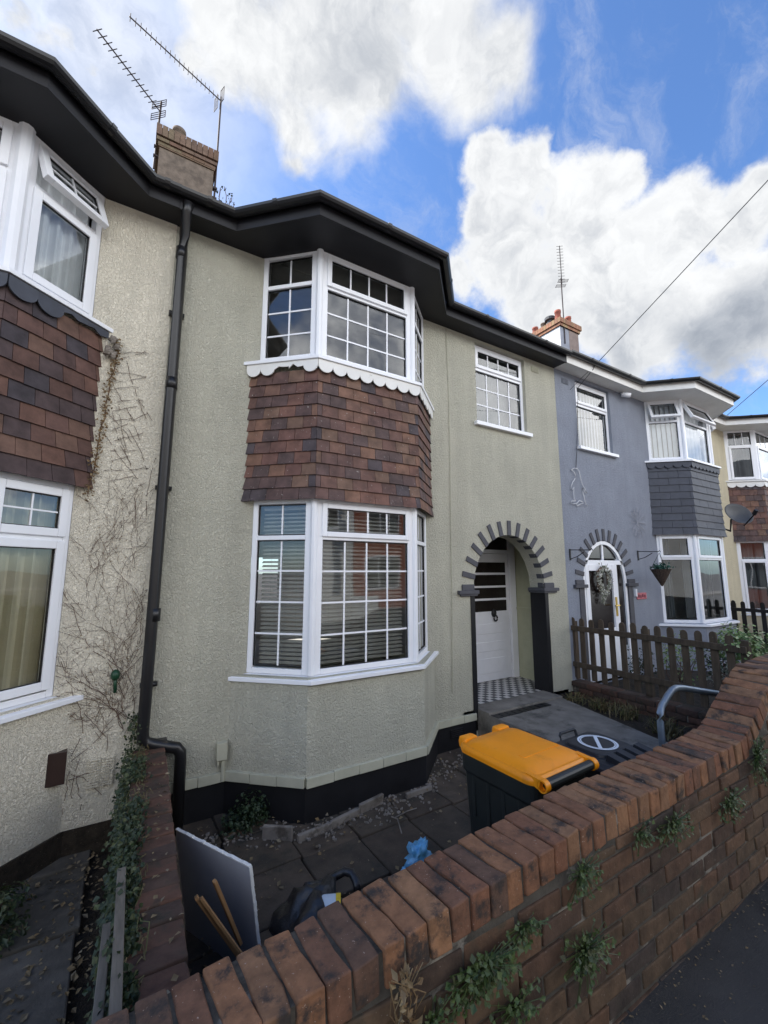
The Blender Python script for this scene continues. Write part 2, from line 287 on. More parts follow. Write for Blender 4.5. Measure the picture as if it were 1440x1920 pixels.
M['plaque'] = pm('plaque', (.45, .13, .15), rough=.5, var=.3, vs=60)
M['mirror_dark'] = pm('mirror_dark', (.02, .02, .022), rough=.1)
M['red_brick_wall'] = pm('red_brick_wall', (.30, .085, .045), rough=.9, var=.15, vs=3, bump=.2, bs=40)
M['pale_wall'] = pm('pale_wall', (.55, .50, .42), rough=.9, var=.1, vs=2)
M['white_wall'] = pm('white_wall', (.62, .62, .60), rough=.9, var=.08, vs=2)
M['opp_roof'] = pm('opp_roof', (.06, .05, .05), rough=.85, var=.2, vs=3)

# ------------------------------------------------------------------ mesh building
LOC = {}
def link(o): scene.collection.objects.link(o); return o
def tag(o, label=None, cat=None, group=None, kind=None):
    for k, v in (('label', label), ('category', cat), ('group', group), ('kind', kind)):
        if v: o[k] = v
    return o
def thing(name, label, cat, loc, group=None):
    o = link(bpy.data.objects.new(name, None)); o.empty_display_size = .1
    L = Vector(loc) + Vector((0, 0, E)); o.location = L; LOC[o] = L
    return tag(o, label, cat, group)
class MB:
    def __init__(s): s.v = []; s.f = []
    def add(s, vs, fs):
        k = len(s.v); s.v += [tuple(v) for v in vs]; s.f += [tuple(i+k for i in f) for f in fs]; return s
    def quad(s, a, b, c, d): return s.add((a, b, c, d), ((0, 1, 2, 3),))
    def poly(s, pts): return s.add(pts, (tuple(range(len(pts))),))
    def box(s, x0, x1, y0, y1, z0, z1):
        return s.lbox(WORLD, x0, x1, y0, y1, z0, z1)
    def lbox(s, F, a0, a1, b0, b1, c0, c1):
        if a0 > a1: a0, a1 = a1, a0
        if b0 > b1: b0, b1 = b1, b0
        if c0 > c1: c0, c1 = c1, c0
        p = [F(a, b, c) for c in (c0, c1) for a, b in ((a0, b0), (a1, b0), (a1, b1), (a0, b1))]
        return s.add(p, ((0, 3, 2, 1), (4, 5, 6, 7), (0, 1, 5, 4), (1, 2, 6, 5), (2, 3, 7, 6), (3, 0, 4, 7)))
    def prism(s, pts, d):
        """closed polygon pts extruded by vector d"""
        n = len(pts); d = Vector(d); a = [Vector(p) for p in pts]; b = [p+d for p in a]
        s.add(a+b, [tuple(range(n))[::-1], tuple(range(n, 2*n))] + [(i, (i+1) % n, n+(i+1) % n, n+i) for i in range(n)]); return s
    def loft(s, rings, cap0=True, cap1=True):
        n = len(rings[0]); k = len(rings)
        vs = [p for r in rings for p in r]; fs = []
        for j in range(k-1):
            for i in range(n): fs.append((j*n+i, j*n+(i+1) % n, (j+1)*n+(i+1) % n, (j+1)*n+i))
        if cap0: fs.append(tuple(range(n))[::-1])
        if cap1: fs.append(tuple(range((k-1)*n, k*n)))
        return s.add(vs, fs)
    def tube(s, path, r, n=6, caps=True):
        P = [Vector(p) for p in path]; rings = []
        for i, p in enumerate(P):
            t = (P[min(i+1, len(P)-1)] - P[max(i-1, 0)])
            if t.length < 1e-9: t = Vector((0, 0, 1))
            t.normalize()
            a = t.cross(Vector((0, 0, 1)) if abs(t.z) < .95 else Vector((1, 0, 0))).normalized(); b = t.cross(a)
            rr = r[i] if isinstance(r, (list, tuple)) else r
            rings.append([p + (a*math.cos(2*math.pi*k/n) + b*math.sin(2*math.pi*k/n))*rr for k in range(n)])
        return s.loft(rings, caps, caps)
    def rbrick(s, c, ax, h, bev=.006, jit=.0, nx=2, seed=0):
        """brick with rounded, chipped edges: a lattice box, corners pulled in, displaced by noise"""
        A = [Vector(a).normalized() for a in ax]; c = Vector(c)
        def cuts(hh, n): return [-hh, -hh+bev] + [(-hh+bev)+(2*hh-2*bev)*k/n for k in range(1, n)] + [hh-bev, hh]
        cu = [cuts(h[0], 1), cuts(h[1], 3), cuts(h[2], 1)]
        idx = {}; vs = []; fs = []
        off = Vector((seed*1.7, seed*.9, seed*2.3))
        def vert(i, j, k):
            key = (i, j, k)
            if key in idx: return idx[key]
            e = [i in (0, len(cu[0])-1), j in (0, len(cu[1])-1), k in (0, len(cu[2])-1)]
            q = [cu[0][i], cu[1][j], cu[2][k]]; m = sum(e)
            if m >= 2:
                pull = bev*(.30 if m == 2 else .42)
                for t in range(3):
                    if e[t]: q[t] -= math.copysign(pull, q[t])
            p = c + A[0]*q[0] + A[1]*q[1] + A[2]*q[2]
            if jit: p = p + noise.noise_vector((p+off)*23)*jit + noise.noise_vector((p+off)*7)*jit*.8
            idx[key] = len(vs); vs.append(p); return idx[key]
        n = [len(q) for q in cu]
        for i in range(n[0]-1):
            for j in range(n[1]-1):
                fs.append((vert(i, j, 0), vert(i, j+1, 0), vert(i+1, j+1, 0), vert(i+1, j, 0)))
                k = n[2]-1; fs.append((vert(i, j, k), vert(i+1, j, k), vert(i+1, j+1, k), vert(i, j+1, k)))
        for i in range(n[0]-1):
            for k in range(n[2]-1):
                fs.append((vert(i, 0, k), vert(i+1, 0, k), vert(i+1, 0, k+1), vert(i, 0, k+1)))
                j = n[1]-1; fs.append((vert(i, j, k), vert(i, j, k+1), vert(i+1, j, k+1), vert(i+1, j, k)))
        for j in range(n[1]-1):
            for k in range(n[2]-1):
                fs.append((vert(0, j, k), vert(0, j, k+1), vert(0, j+1, k+1), vert(0, j+1, k)))
                i = n[0]-1; fs.append((vert(i, j, k), vert(i, j+1, k), vert(i, j+1, k+1), vert(i, j, k+1)))
        return s.add(vs, fs)
    def leaf(s, p, size, nrm=None, w=.6, tip=None):
        """a small pointed leaf, slightly folded"""
        n = Vector(nrm) if nrm else Vector((random.gauss(0, 1), random.gauss(0, 1), random.gauss(0, 1)))
        n.normalize(); t = Vector(tip) if tip else Vector((random.gauss(0, 1), random.gauss(0, 1), random.gauss(0, 1)))
        t = (t - n*t.dot(n));
        if t.length < 1e-6: t = n.orthogonal()
        t.normalize(); b = n.cross(t); p = Vector(p); f = n*size*.12
        return s.add([p, p+t*size*.45+b*size*w*.5+f, p+t*size, p+t*size*.45-b*size*w*.5+f, p+t*size*.5], ((0, 1, 4), (1, 2, 4), (2, 3, 4), (3, 0, 4)))
    def build(s, name, mat, parent=None, smooth=False, bevel=0, base=None):
        me = bpy.data.meshes.new(name)
        vs = [Vector(v) + Vector((0, 0, E)) for v in s.v]
        if parent is not None: L = LOC[parent]
        elif base is not None: L = Vector(base) + Vector((0, 0, E))
        else:
            xs = [v.x for v in vs]; ys = [v.y for v in vs]
            L = Vector(((min(xs)+max(xs))/2, (min(ys)+max(ys))/2, min(v.z for v in vs)))
        me.from_pydata([v-L for v in vs], [], s.f)
        me.materials.append(M[mat] if isinstance(mat, str) else mat)
        if smooth: me.polygons.foreach_set('use_smooth', [True]*len(me.polygons))
        o = link(bpy.data.objects.new(name, me)); LOC[o] = L
        if parent is not None: o.parent = parent
        else: o.location = L
        if len(me.polygons) > 1: bm = bmesh.new(); bm.from_mesh(me); bmesh.ops.recalc_face_normals(bm, faces=bm.faces); bm.to_mesh(me); bm.free()
        if smooth == 'wn':
            o.modifiers.new('weighted', 'WEIGHTED_NORMAL').weight = 80
        if bevel:
            md = o.modifiers.new('bevel', 'BEVEL'); md.width = bevel; md.segments = 2; md.limit_method = 'ANGLE'; md.angle_limit = R(40)
        return o
def WORLD(x, y, z): return Vector((x, y, z))
def frame(p, q, side=1):
    """local frame along the wall from p to q (plan points); n points out to the street"""
    p = Vector((p[0], p[1], 0)); q = Vector((q[0], q[1], 0)); u = (q-p); w = u.length; u.normalize(); n = Vector((u.y, -u.x, 0))*side
    def F(a, b, c): return p + u*a + n*b + Vector((0, 0, c))
    F.w = w; F.u = u; F.n = n
    return F
def rring(F, ca, cb, ha, hb, r, z, n=5):
    """rounded rectangle ring"""
    out = []
    for sx, sy, a0 in ((1, 1, 0), (-1, 1, 90), (-1, -1, 180), (1, -1, 270)):
        for k in range(n):
            a = R(a0 + 90*k/(n-1)); out.append(F(ca+sx*(ha-r)+math.cos(a)*r, cb+sy*(hb-r)+math.sin(a)*r, z))
    return out

# ------------------------------------------------------------------ ground
PAV, ROAD, PATIO = -1.635, -1.76, -2.03
def sheet(name, mat, x0, x1, y0, y1, z, kind='structure'):
    return tag(MB().quad((x0, y0, z), (x1, y0, z), (x1, y1, z), (x0, y1, z)).build(name, mat), kind=kind)
sheet('road', 'road', -300, 300, -300, -2.86, ROAD)
sheet('ground', 'soil', -300, 300, -2.86, 300, PATIO-.045)
tag(MB().box(-60, 60, -4.95, -2.80, PATIO-.2, PAV).build('pavement', 'asphalt'), kind='structure')
tag(MB().box(-60, 60, -5.08, -4.953, PATIO-.2, PAV+.001).build('kerb', 'slab'), kind='structure')
tag(MB().box(-60, 60, -12.4, -10.6, PATIO-.2, PAV).build('far_pavement', 'slab'), kind='structure')
# slabbed patio of the green house: 450 mm slabs, slightly uneven
mb = MB(); random.seed(3)
ang = R(2.5)
for i in range(-3, 10):
    for j in range(0, 7):
        x0 = .26+i*.462; y0 = -2.72+j*.462
        c = Vector((x0+.23, y0+.23, PATIO-.03+random.uniform(-.006, .006)))
        if c.x < .32 or c.x > 3.62 or c.y > .02: continue
        t = random.uniform(-.012, .012)
        ax = (Vector((math.cos(ang+t), math.sin(ang+t), random.uniform(-.012, .012))), Vector((-math.sin(ang+t), math.cos(ang+t), random.uniform(-.012, .012))), Vector((0, 0, 1)))
        mb.rbrick(c, ax, (.224, .224, .03), bev=.008, jit=.004, seed=i*9+j)
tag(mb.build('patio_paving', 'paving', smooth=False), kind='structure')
mb = MB()
for i in range(-5, 1):
    for j in range(0, 5):
        c = Vector((-.42+i*.62+.3*(j % 2)*0, -2.35+j*.62, PATIO-.02+random.uniform(-.006, .006)))
        if c.x > .0: continue
        mb.rbrick(c, (Vector((1, .03, 0)), Vector((-.03, 1, random.uniform(-.01, .01))), Vector((0, 0, 1))), (.296, .296, .03), bev=.01, jit=.004, seed=i*7+j)
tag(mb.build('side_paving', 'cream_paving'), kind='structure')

# ------------------------------------------------------------------ house parts
def facade(parent, mat, x0, x1, z0, z1, holes, noreveal=(), depth=.22, y=0, name='wall', extra=None):
    """front wall with rectangular openings (x0,x1,z0,z1) and their reveals"""
    xs = sorted({x0, x1, *[h[0] for h in holes], *[h[1] for h in holes]}); zs = sorted({z0, z1, *[h[2] for h in holes], *[h[3] for h in holes]})
    mb = extra or MB()
    for a, b in zip(xs, xs[1:]):
        for c, d in zip(zs, zs[1:]):
            m = ((a+b)/2, (c+d)/2)
            if any(h[0] < m[0] < h[1] and h[2] < m[1] < h[3] for h in holes): continue
            mb.quad((a, y, c), (b, y, c), (b, y, d), (a, y, d))
    for i, h in enumerate(holes):
        if i in noreveal: continue
        a, b, c, d = h; e = y+depth
        mb.quad((a, y, c), (a, e, c), (a, e, d), (a, y, d)); mb.quad((b, y, c), (b, y, d), (b, e, d), (b, e, c))
        mb.quad((a, y, d), (a, e, d), (b, e, d), (b, y, d)); mb.quad((a, y, c), (b, y, c), (b, e, c), (a, e, c))
    return mb
def window(parent, F, u0, u1, z0, z1, lights, fw=.05, inset=0., post=(0, 0), bar=.016, name='window'):
    """lights: dicts with z0,z1 fractions in metres from the top, cols/rows of glazing bars, sash, open (deg), kind of dressing"""
    fr = MB(); d0, d1 = -.06+inset, .0+inset
    fr.lbox(F, u0, u0+fw+post[0], d0, d1, z0, z1); fr.lbox(F, u1-fw-post[1], u1, d0, d1, z0, z1)
    a, b = u0+fw+post[0], u1-fw-post[1]
    fr.lbox(F, a, b, d0, d1, z1-fw*.9, z1); fr.lbox(F, a, b, d0, d1, z0, z0+fw*.9)
    # stepped moulding
    prev = None
    for l in lights:
        if prev is not None: fr.lbox(F, a, b, d0, d1-.002, z1-l['t']+.004, z1-prev-.004)
        prev = l['b']
    w = fr.build(name, 'upvc', parent, bevel=.004)
    for l in lights:
        zt, zb = z1-l['t'], z1-l['b']; la, lb = l.get('a', a), l.get('b2', b)
        G = F
        if l.get('open'):
            an = R(l['open']); piv = zt
            def G(uu, nn, zz, F=F, an=an, piv=piv):
                dz = zz-piv; return F(uu, nn*math.cos(an) - dz*math.sin(an), piv + dz*math.cos(an) + nn*math.sin(an)) if True else None
        g0, g1, gz0, gz1 = la, lb, zb, zt; nn = -.03+inset
        if l.get('sash', 0):
            sw = l.get('sw', .048); sh = MB(); n0, n1 = -.035+inset, .018+inset; ov = .012
            o0, o1, p0, p1 = la-ov, lb+ov, zb-ov, zt+ov
            sh.lbox(G, o0, o0+sw, n0, n1, p0, p1); sh.lbox(G, o1-sw, o1, n0, n1, p0, p1)
            sh.lbox(G, o0+sw, o1-sw, n0, n1, p1-sw, p1); sh.lbox(G, o0+sw, o1-sw, n0, n1, p0, p0+sw)
            sh.build('sash', 'upvc', w, bevel=.005)
            g0, g1, gz0, gz1 = o0+sw, o1-sw, p0+sw, p1-sw; nn = -.008+inset
        gk = MB(); t = .006
        gk.lbox(G, g0-.001, g0+t, nn-.004, nn+.012, gz0, gz1); gk.lbox(G, g1-t, g1+.001, nn-.004, nn+.012, gz0, gz1)
        gk.lbox(G, g0+t, g1-t, nn-.004, nn+.012, gz1-t, gz1+.001); gk.lbox(G, g0+t, g1-t, nn-.004, nn+.012, gz0-.001, gz0+t)
        gk.build('gasket', 'seal', w)
        MB().quad(G(g0, nn, gz0), G(g1, nn, gz0), G(g1, nn, gz1), G(g0, nn, gz1)).build('pane', 'glass', w)
        c, r = l.get('cols', 1), l.get('rows', 1)
        if c*r > 1:
            gb = MB()
            for k in range(1, c):
                q = g0+(g1-g0)*k/c; gb.lbox(G, q-bar/2, q+bar/2, nn-.004, nn+.006, gz0+t, gz1-t)
            for k in range(1, r):
                q = gz0+(gz1-gz0)*k/r; gb.lbox(G, g0+t, g1-t, nn-.0045, nn+.0065, q-bar/2, q+bar/2)
            gb.build('glazing_bar', 'upvc', w)
    return w, (a, b)
def venetian(w, F, a, b, z0, z1, n=-.11, pitch=.038):
    mb = MB(); z = z0
    mb.lbox(F, a, b, n-.02, n+.015, z1-.03, z1)
    while z < z1-.04:
        mb.quad(F(a, n+.013, z-.004), F(b, n+.013, z-.004), F(b, n-.014, z+.017), F(a, n-.014, z+.017)); z += pitch
    for q in (a+.1, (a+b)/2, b-.1): mb.lbox(F, q-.001, q+.001, n+.014, n+.015, z0, z1)
    mb.build('blind', 'blind_slat', w)
def curtain(w, F, a, b, z0, z1, n=-.16, mat='curtain_cream', amp=.02, waves=7, name='curtain'):
    mb = MB(); k = waves*8; rows = []
    ph = random.random()*6
    for zz in (z0, (z0+z1)/2, z1):
        rows.append([F(a+(b-a)*i/k, n+amp*math.sin(ph+2*math.pi*waves*i/k+.5*math.sin(i*.7)), zz) for i in range(k+1)])
    for j in range(2):
        for i in range(k): mb.quad(rows[j][i], rows[j][i+1], rows[j+1][i+1], rows[j+1][i])
    mb.build(name, mat, w, smooth=True)
def vertical_blind(w, F, a, b, z0, z1, n=-.13, pitch=.085):
    mb = MB(); q = a
    while q < b-.02:
        mb.quad(F(q, n+.02, z0), F(q+.085, n-.012, z0), F(q+.085, n-.012, z1), F(q, n+.02, z1)); q += pitch
    mb.build('blind', 'blind_vertical', w)
def offset_path(P, d):
    """offset an open plan polyline to the street side, ends slide along the wall"""
    P = [Vector((p[0], p[1])) for p in P]; lines = []
    for a, b in zip(P, P[1:]):
        t = (b-a).normalized(); n = Vector((t.y, -t.x)); lines.append((a+n*d, t))
    out = []
    for i in range(len(P)):
        if i == 0: a, t = lines[0]; s = (P[0].y-a.y)/t.y if abs(t.y) > 1e-6 else 0; out.append(a+t*s)
        elif i == len(P)-1: a, t = lines[-1]; s = (P[-1].y-a.y)/t.y if abs(t.y) > 1e-6 else 0; out.append(a+t*s)
        else:
            (a, t), (b, q) = lines[i-1], lines[i]; den = t.x*q.y-t.y*q.x
            s = ((b.x-a.x)*q.y-(b.y-a.y)*q.x)/den; out.append(a+t*s)
    return [(p.x, p.y) for p in out]
def plan_prism(mb, P, z0, z1):
    return mb.prism([(p[0], p[1], z0) for p in P], (0, 0, z1-z0))
def band(mb, Pin, Pout, z0, z1, z0i=None, z1i=None):
    """solid strip between two plan polylines"""
    n = len(Pin); z0i = z0 if z0i is None else z0i; z1i = z1 if z1i is None else z1i
    for i in range(n-1):
        a, b, c, d = Pin[i], Pin[i+1], Pout[i+1], Pout[i]
        v = [(a[0], a[1], z0i), (b[0], b[1], z0i), (c[0], c[1], z0), (d[0], d[1], z0), (a[0], a[1], z1i), (b[0], b[1], z1i), (c[0], c[1], z1), (d[0], d[1], z1)]
        fs = [(0, 1, 2, 3), (4, 7, 6, 5), (3, 2, 6, 7), (0, 4, 5, 1)]
        if i == 0: fs.append((0, 3, 7, 4))
        if i == n-2: fs.append((1, 5, 6, 2))
        mb.add(v, fs)
    return mb
def tile_hang(parent, P, ztop, zbot, mat, rows=10, tw=.165, flare=.016, name='tile_cladding', jit=.003, gaps=()):
    """courses of hanging tiles, each tile its own lapped slab"""
    mb = MB(); g = (ztop-zbot)/rows
    for r in range(rows):
        zb = zbot+r*g; d0 = .014 + (flare*(1-r/2.5) if r < 2.5 else 0); d1 = .0 + (flare*(1-(r+1)/2.5) if r < 1.5 else 0)
        Pb, Pt = offset_path(P, d0), offset_path(P, d1)
        for k in range(len(P)-1):
            a, b, c, d = [Vector((q[0], q[1], 0)) for q in (Pb[k], Pb[k+1], Pt[k], Pt[k+1])]
            w = (b-a).length; off = (0 if r % 2 else tw/2) + (.05 if k == 1 else 0)
            cuts = [0.0]; q = off if off > .03 else tw
            while q < w-.03: cuts.append(q); q += tw
            cuts.append(w)
            nn = (b-a).normalized(); nn = Vector((nn.y, -nn.x, 0))
            for u, v in zip(cuts, cuts[1:]):
                u0, v0 = u/w+.002/w, v/w-.002/w; j = random.uniform(0, jit); jz = random.uniform(-.002, .002)
                p0, p1 = a.lerp(b, u0)+nn*j, a.lerp(b, v0)+nn*random.uniform(0, jit)
                q0, q1 = c.lerp(d, u0), c.lerp(d, v0)
                Z = Vector((0, 0, zb+jz)); T = Vector((0, 0, zb+g+.012)); i = -nn*.012
                vs = [p0+Z, p1+Z, q1+T, q0+T, p0+Z+i, p1+Z+i, q1+T+i, q0+T+i]
                mb.add(vs, ((0, 1, 2, 3), (0, 4, 5, 1), (0, 3, 7, 4), (1, 5, 6, 2), (4, 7, 6, 5)))
    return mb.build(name, mat, parent)
def scallop(parent, P, ztop, depth, rad, mat, skip=None, name='scalloped_trim'):
    mb = MB(); 
    for k in range(len(P)-1):
        F = frame(P[k], P[k+1]); n = max(1, round(F.w/(2*rad))); r = F.w/(2*n)
        for i in range(n):
            if skip and skip(k, i, n): 
                pts = [(i*2*r, ztop), ((i+1)*2*r, ztop), ((i+1)*2*r, ztop-depth*random.uniform(.3, .5)), ((i+.6)*2*r, ztop-depth*random.uniform(.25, .7)), ((i+.3)*2*r, ztop-depth*random.uniform(.2, .5)), (i*2*r, ztop-depth*random.uniform(.3, .6))]
            else:
                pts = [(i*2*r, ztop), ((i+1)*2*r, ztop)] + [(i*2*r+r+r*math.cos(a), ztop-depth*.45-depth*.55*math.sin(a)) for a in [R(180*q/10) for q in range(11)]]
            mb.prism([F(u, .0, z) for u, z in pts], F.n*.012)
    return mb.build(name, mat, parent)
def shell(h, x0, x1, zf, mat='interior', y1=7.2, zc=3.25, rear=None):
    """outer sides and back, floors and ceilings: the rooms behind the windows"""
    mb = MB(); holes = [rear] if rear else []
    facade(h, mat, x0, x1, PATIO-.1, 3.4, holes, noreveal=(0,), y=y1, extra=mb)
    for x in (x0, x1): mb.quad((x, .0, PATIO-.1), (x, y1, PATIO-.1), (x, y1, 3.4), (x, .0, 3.4))
    for z in (zf, 1.02, 1.25, zc): mb.quad((x0, .23, z), (x1, .23, z), (x1, y1, z), (x0, y1, z))
    mb.build('interior', mat, h)
def pitched_roof(h, x0, x1, Ep, zeave, slope, mat, yr=3.9, zb=.35, name='roof'):
    """main slope plus the low hip over the bay; Ep = eave polyline in plan"""
    mb = MB(); y0 = Ep[0][1]
    def zz(y): return zeave+slope*(y-y0)
    mb.quad((x0, y0, zeave), (x1, y0, zeave), (x1, yr, zz(yr)), (x0, yr, zz(yr)))
    mb.quad((x0, yr, zz(yr)), (x1, yr, zz(yr)), (x1, 2*yr-y0, zeave), (x0, 2*yr-y0, zeave))
    for x in (x0, x1): mb.poly([(x, y0, zeave), (x, yr, zz(yr)), (x, 2*yr-y0, zeave)])
    bays = [Ep[i:i+4] for i in range(1, len(Ep)-4, 4)] if len(Ep) > 5 else [Ep[1:5]]
    for B in bays:
        d = (y0-B[1][1]); yh = (zb*0+ (d*zb)/(slope-zb)) + y0
        zt = zz(yh); c0 = (B[1][0]+.25, yh, zt); c1 = (B[2][0]-.25, yh, zt)
        e = [(p[0], p[1], zeave+.004) for p in B]
        mb.quad(e[1], e[2], c1, c0); mb.poly([e[0], e[1], c0]); mb.poly([e[2], e[3], c1])
    return mb.build(name, mat, h)
def eaves(h, Ep, zs, soff, fasc, gut, wallP, hf=.13, gr=.052, goff=.055):
    """soffit board, fascia and half-round gutter along the eave polyline"""
    mb = MB()
    band(mb, wallP, Ep, zs, zs+.02); mb.build('soffit', soff, h)
    Pin = Ep; Pout = offset_path2(Ep, .02)
    band(MB(), Pin, Pout, zs-.012, zs+hf).build('fascia', fasc, h, bevel=.003)
    G = offset_path2(Ep, .02+goff); mb = MB(); n = 7
    rings = []
    for i, p in enumerate(G):
        if i == 0: t = Vector(G[1])-Vector(p)
        elif i == len(G)-1: t = Vector(p)-Vector(G[i-1])
        else: t = (Vector(G[i+1])-Vector(p)).normalized()+(Vector(p)-Vector(G[i-1])).normalized()
        t.normalize(); m = Vector((t.y, -t.x)); 
        if 0 < i < len(G)-1:
            e = (Vector(G[i+1])-Vector(p)).normalized(); k = 1/max(.5, abs(Vector((e.y, -e.x)).dot(m)))
        else: k = 1
        ring = []
        for q in range(n+1):
            a = math.pi*q/n; ring.append((p[0]+m.x*gr*k*math.cos(a), p[1]+m.y*gr*k*math.cos(a), zs+hf+.0-gr*math.sin(a)))
        for q in range(n, -1, -1):
            a = math.pi*q/n; r2 = gr-.006; ring.append((p[0]+m.x*r2*k*math.cos(a), p[1]+m.y*r2*k*math.cos(a), zs+hf+.003-r2*math.sin(a)))
        rings.append(ring)
    mb.loft(rings)
    # joint brackets
    for a, b in zip(G, G[1:]):
        a, b = Vector(a), Vector(b); L = (b-a).length; k = max(1, int(L/.9)); t = (b-a).normalized(); m = Vector((t.y, -t.x))
        for i in range(k):
            c = a.lerp(b, (i+.5)/k)
            ring = lambda s: [(c.x+t.x*s+m.x*(gr+.006)*math.cos(math.pi*q/8), c.y+t.y*s+m.y*(gr+.006)*math.cos(math.pi*q/8), zs+hf+.004-(gr+.006)*math.sin(math.pi*q/8)) for q in range(9)]
            mb.loft([ring(-.02), ring(.02)])
    return mb.build('gutter', gut, h)
def offset_path2(P, d):
    """offset keeping the end points square to the street"""
    Q = offset_path([(P[0][0]-1, P[0][1])] + list(P) + [(P[-1][0]+1, P[-1][1])], d) if False else None
    P2 = [Vector((p[0], p[1])) for p in P]; L = []
    for a, b in zip(P2, P2[1:]):
        t = (b-a).normalized(); n = Vector((t.y, -t.x)); L.append((a+n*d, t, n))
    out = []
    for i in range(len(P2)):
        if i == 0: out.append(P2[0]+L[0][2]*d)
        elif i == len(P2)-1: out.append(P2[-1]+L[-1][2]*d)
        else:
            (a, t, _), (b, q, n2) = L[i-1], L[i]; den = t.x*q.y-t.y*q.x
            if abs(den) < 1e-6: out.append(P2[i]+n2*d)
            else: s = ((b.x-a.x)*q.y-(b.y-a.y)*q.x)/den; out.append(a+t*s)
    return [(p.x, p.y) for p in out]
def air_vent(h, x, z, w=.19, hh=.075, mat='green_trim', y=0, n=5):
    mb = MB().box(x-w/2, x+w/2, y-.006, y+.01, z-hh/2, z+hh/2)
    for k in range(n):
        q = z-hh/2+hh*(k+.5)/n; mb.box(x-w/2+.008, x+w/2-.008, y-.016, y-.005, q-hh/n*.28, q+hh/n*.28)
    return mb.build('air_vent', mat, h)
def arch_holes(mb, xc, a, b, zs, zlow, ztop, y=0, depth=.25, n=20, parent=None, intrados='green_stucco'):
    """spandrels over an elliptical arch whose bounding box was left open in the wall"""
    pts = [(xc-a*math.cos(math.pi*k/n), zs+b*math.sin(math.pi*k/n)) for k in range(n+1)]
    for p, q in zip(pts, pts[1:]):
        mb.quad((p[0], y, p[1]), (q[0], y, q[1]), (q[0], y, ztop), (p[0], y, ztop))
        mb.quad((p[0], y, p[1]), (p[0], y+depth, p[1]), (q[0], y+depth, q[1]), (q[0], y, q[1]))
    return pts
def voussoirs(h, xc, a, b, zs, mat, n=15, L=.2, t=.066, y=0, depth=.25, patch=.11):
    mb = MB()
    for k in range(n):
        th = math.pi*k/(n-1); c, s = math.cos(th), math.sin(th)
        p = Vector((xc-a*c, 0, zs+b*s)); nr = Vector((-c*b, 0, s*a)).normalized(); tg = Vector((nr.z, 0, -nr.x))
        if k in (0, n-1): p.z += .035
        q0 = -.004; l = L*random.uniform(.94, 1.05)
        def F(u, v, w): return p + nr*u + Vector((0, v, 0)) + tg*w
        mb.lbox(F, q0, l, y-.014, y+.02, -t/2, t/2)
        if k > n//2-1: mb.lbox(F, -.006, .0, y+.021, y+patch, -t/2, t/2)
    return mb.build('arch_brick', mat, h, bevel=.004)

# ================================================================== GREEN HOUSE
X0, X1 = .125, 5.54
gh = thing('terraced_house', 'sage green rendered house with black eaves, tile-hung bay and arched porch', 'house', (2.8, 0, PATIO))
B = [(.94, 0), (1.397, -.4145), (2.512, -.4145), (2.970, 0)]           # bay window line
BB = [(.80, 0), (1.345, -.48), (2.565, -.48), (3.075, 0)]              # rendered bay base
UH, US, LH, LS = 3.245, 2.058, .666, -.905
AX, AA, AB, AZ = 4.37, .67, .72, -.235                                  # porch arch
holes = [(B[0][0], B[3][0], US, UH-.03), (B[0][0], B[3][0], LS, LH), (3.85, 4.845, 1.995, 3.155), (AX-AA, AX+AA, -1.68, AZ+AB)]
mb = facade(gh, 0, X0, X1, PATIO-.1, 3.4, holes, noreveal=(0, 1, 3))
arch_holes(mb, AX, AA, AB, AZ, -1.68, AZ+AB)
# bay base and the core behind the tiles
plan_prism(mb, [(BB[0][0], .01), *BB[1:3], (BB[3][0], .01)], -1.69, LS-.008)
plan_prism(mb, [(B[0][0]+.0, .02), (B[1][0], -.40), (B[2][0], -.40), (B[3][0], .02)], LH+.004, US-.03)
gw = mb.build('wall', 'green_stucco', gh)
shell(gh, X0+.002, X1-.002, -1.72, rear=(2.55, 3.35, -.85, .35))
# painted bell-cast strip and black plinth
P0 = [(X0+.24, 0), *BB, (3.665, 0)]
def strip(P, d, z0, z1, mb): return band(mb, offset_path2(P, -.01), offset_path2(P, d), z0, z1)
mb = MB(); segs = []
for a, b in zip(P0, P0[1:]):
    F = frame(a, b); n = max(1, round(F.w/.23))
    for i in range(n):
        dz = random.uniform(-.004, .004)
        mb.lbox(F, F.w*i/n+.0015, F.w*(i+1)/n-.0015, -.02, .030+random.uniform(0, .004), -1.765+dz, -1.688+dz)
mb.build('plinth_strip', 'green_trim', gh, bevel=.003)
mb = MB(); strip(P0, .012, PATIO-.1, -1.768, mb); mb.build('plinth', 'black_paint', gh)
MB().box(4.37+.69, X1, -.012, .05, PATIO-.1, -1.70).build('plinth', 'black_paint', gh)
air_vent(gh, 3.36, -1.86, .2, .10, 'black_paint', y=-.012)
air_vent(gh, 5.08, 3.06, .17, .085); 
# bay windows
cant_u = [dict(t=.06, b=.335, cols=2, rows=1), dict(t=.385, b=1.135, cols=2, rows=3)]
front_u = [dict(t=.06, b=.375, cols=4, rows=1, sash=1), dict(t=.42, b=1.14, cols=4, rows=3)]
cant_l = [dict(t=.05, b=.335, cols=2, rows=1), dict(t=.385, b=1.51, cols=2, rows=4)]
front_l = [dict(t=.05, b=.34, cols=4, rows=1, sash=1), dict(t=.385, b=1.525, cols=4, rows=4)]
F1, F2, F3 = frame(B[0], B[1]), frame(B[1], B[2]), frame(B[2], B[3])
for z0, z1, cl, fl, bl in ((US, UH-.02, cant_u, front_u, 0), (LS, LH, cant_l, front_l, 1)):
    for F, ls, po in ((F1, cl, (.0, .04)), (F2, fl, (.035, .035)), (F3, cl, (.04, 0))):
        w, (a, b) = window(gh, F, .0, F.w, z0, z1, ls, post=po)
        if bl: venetian(w, F, a+.01, b-.01, z0+.07, z1-.06)
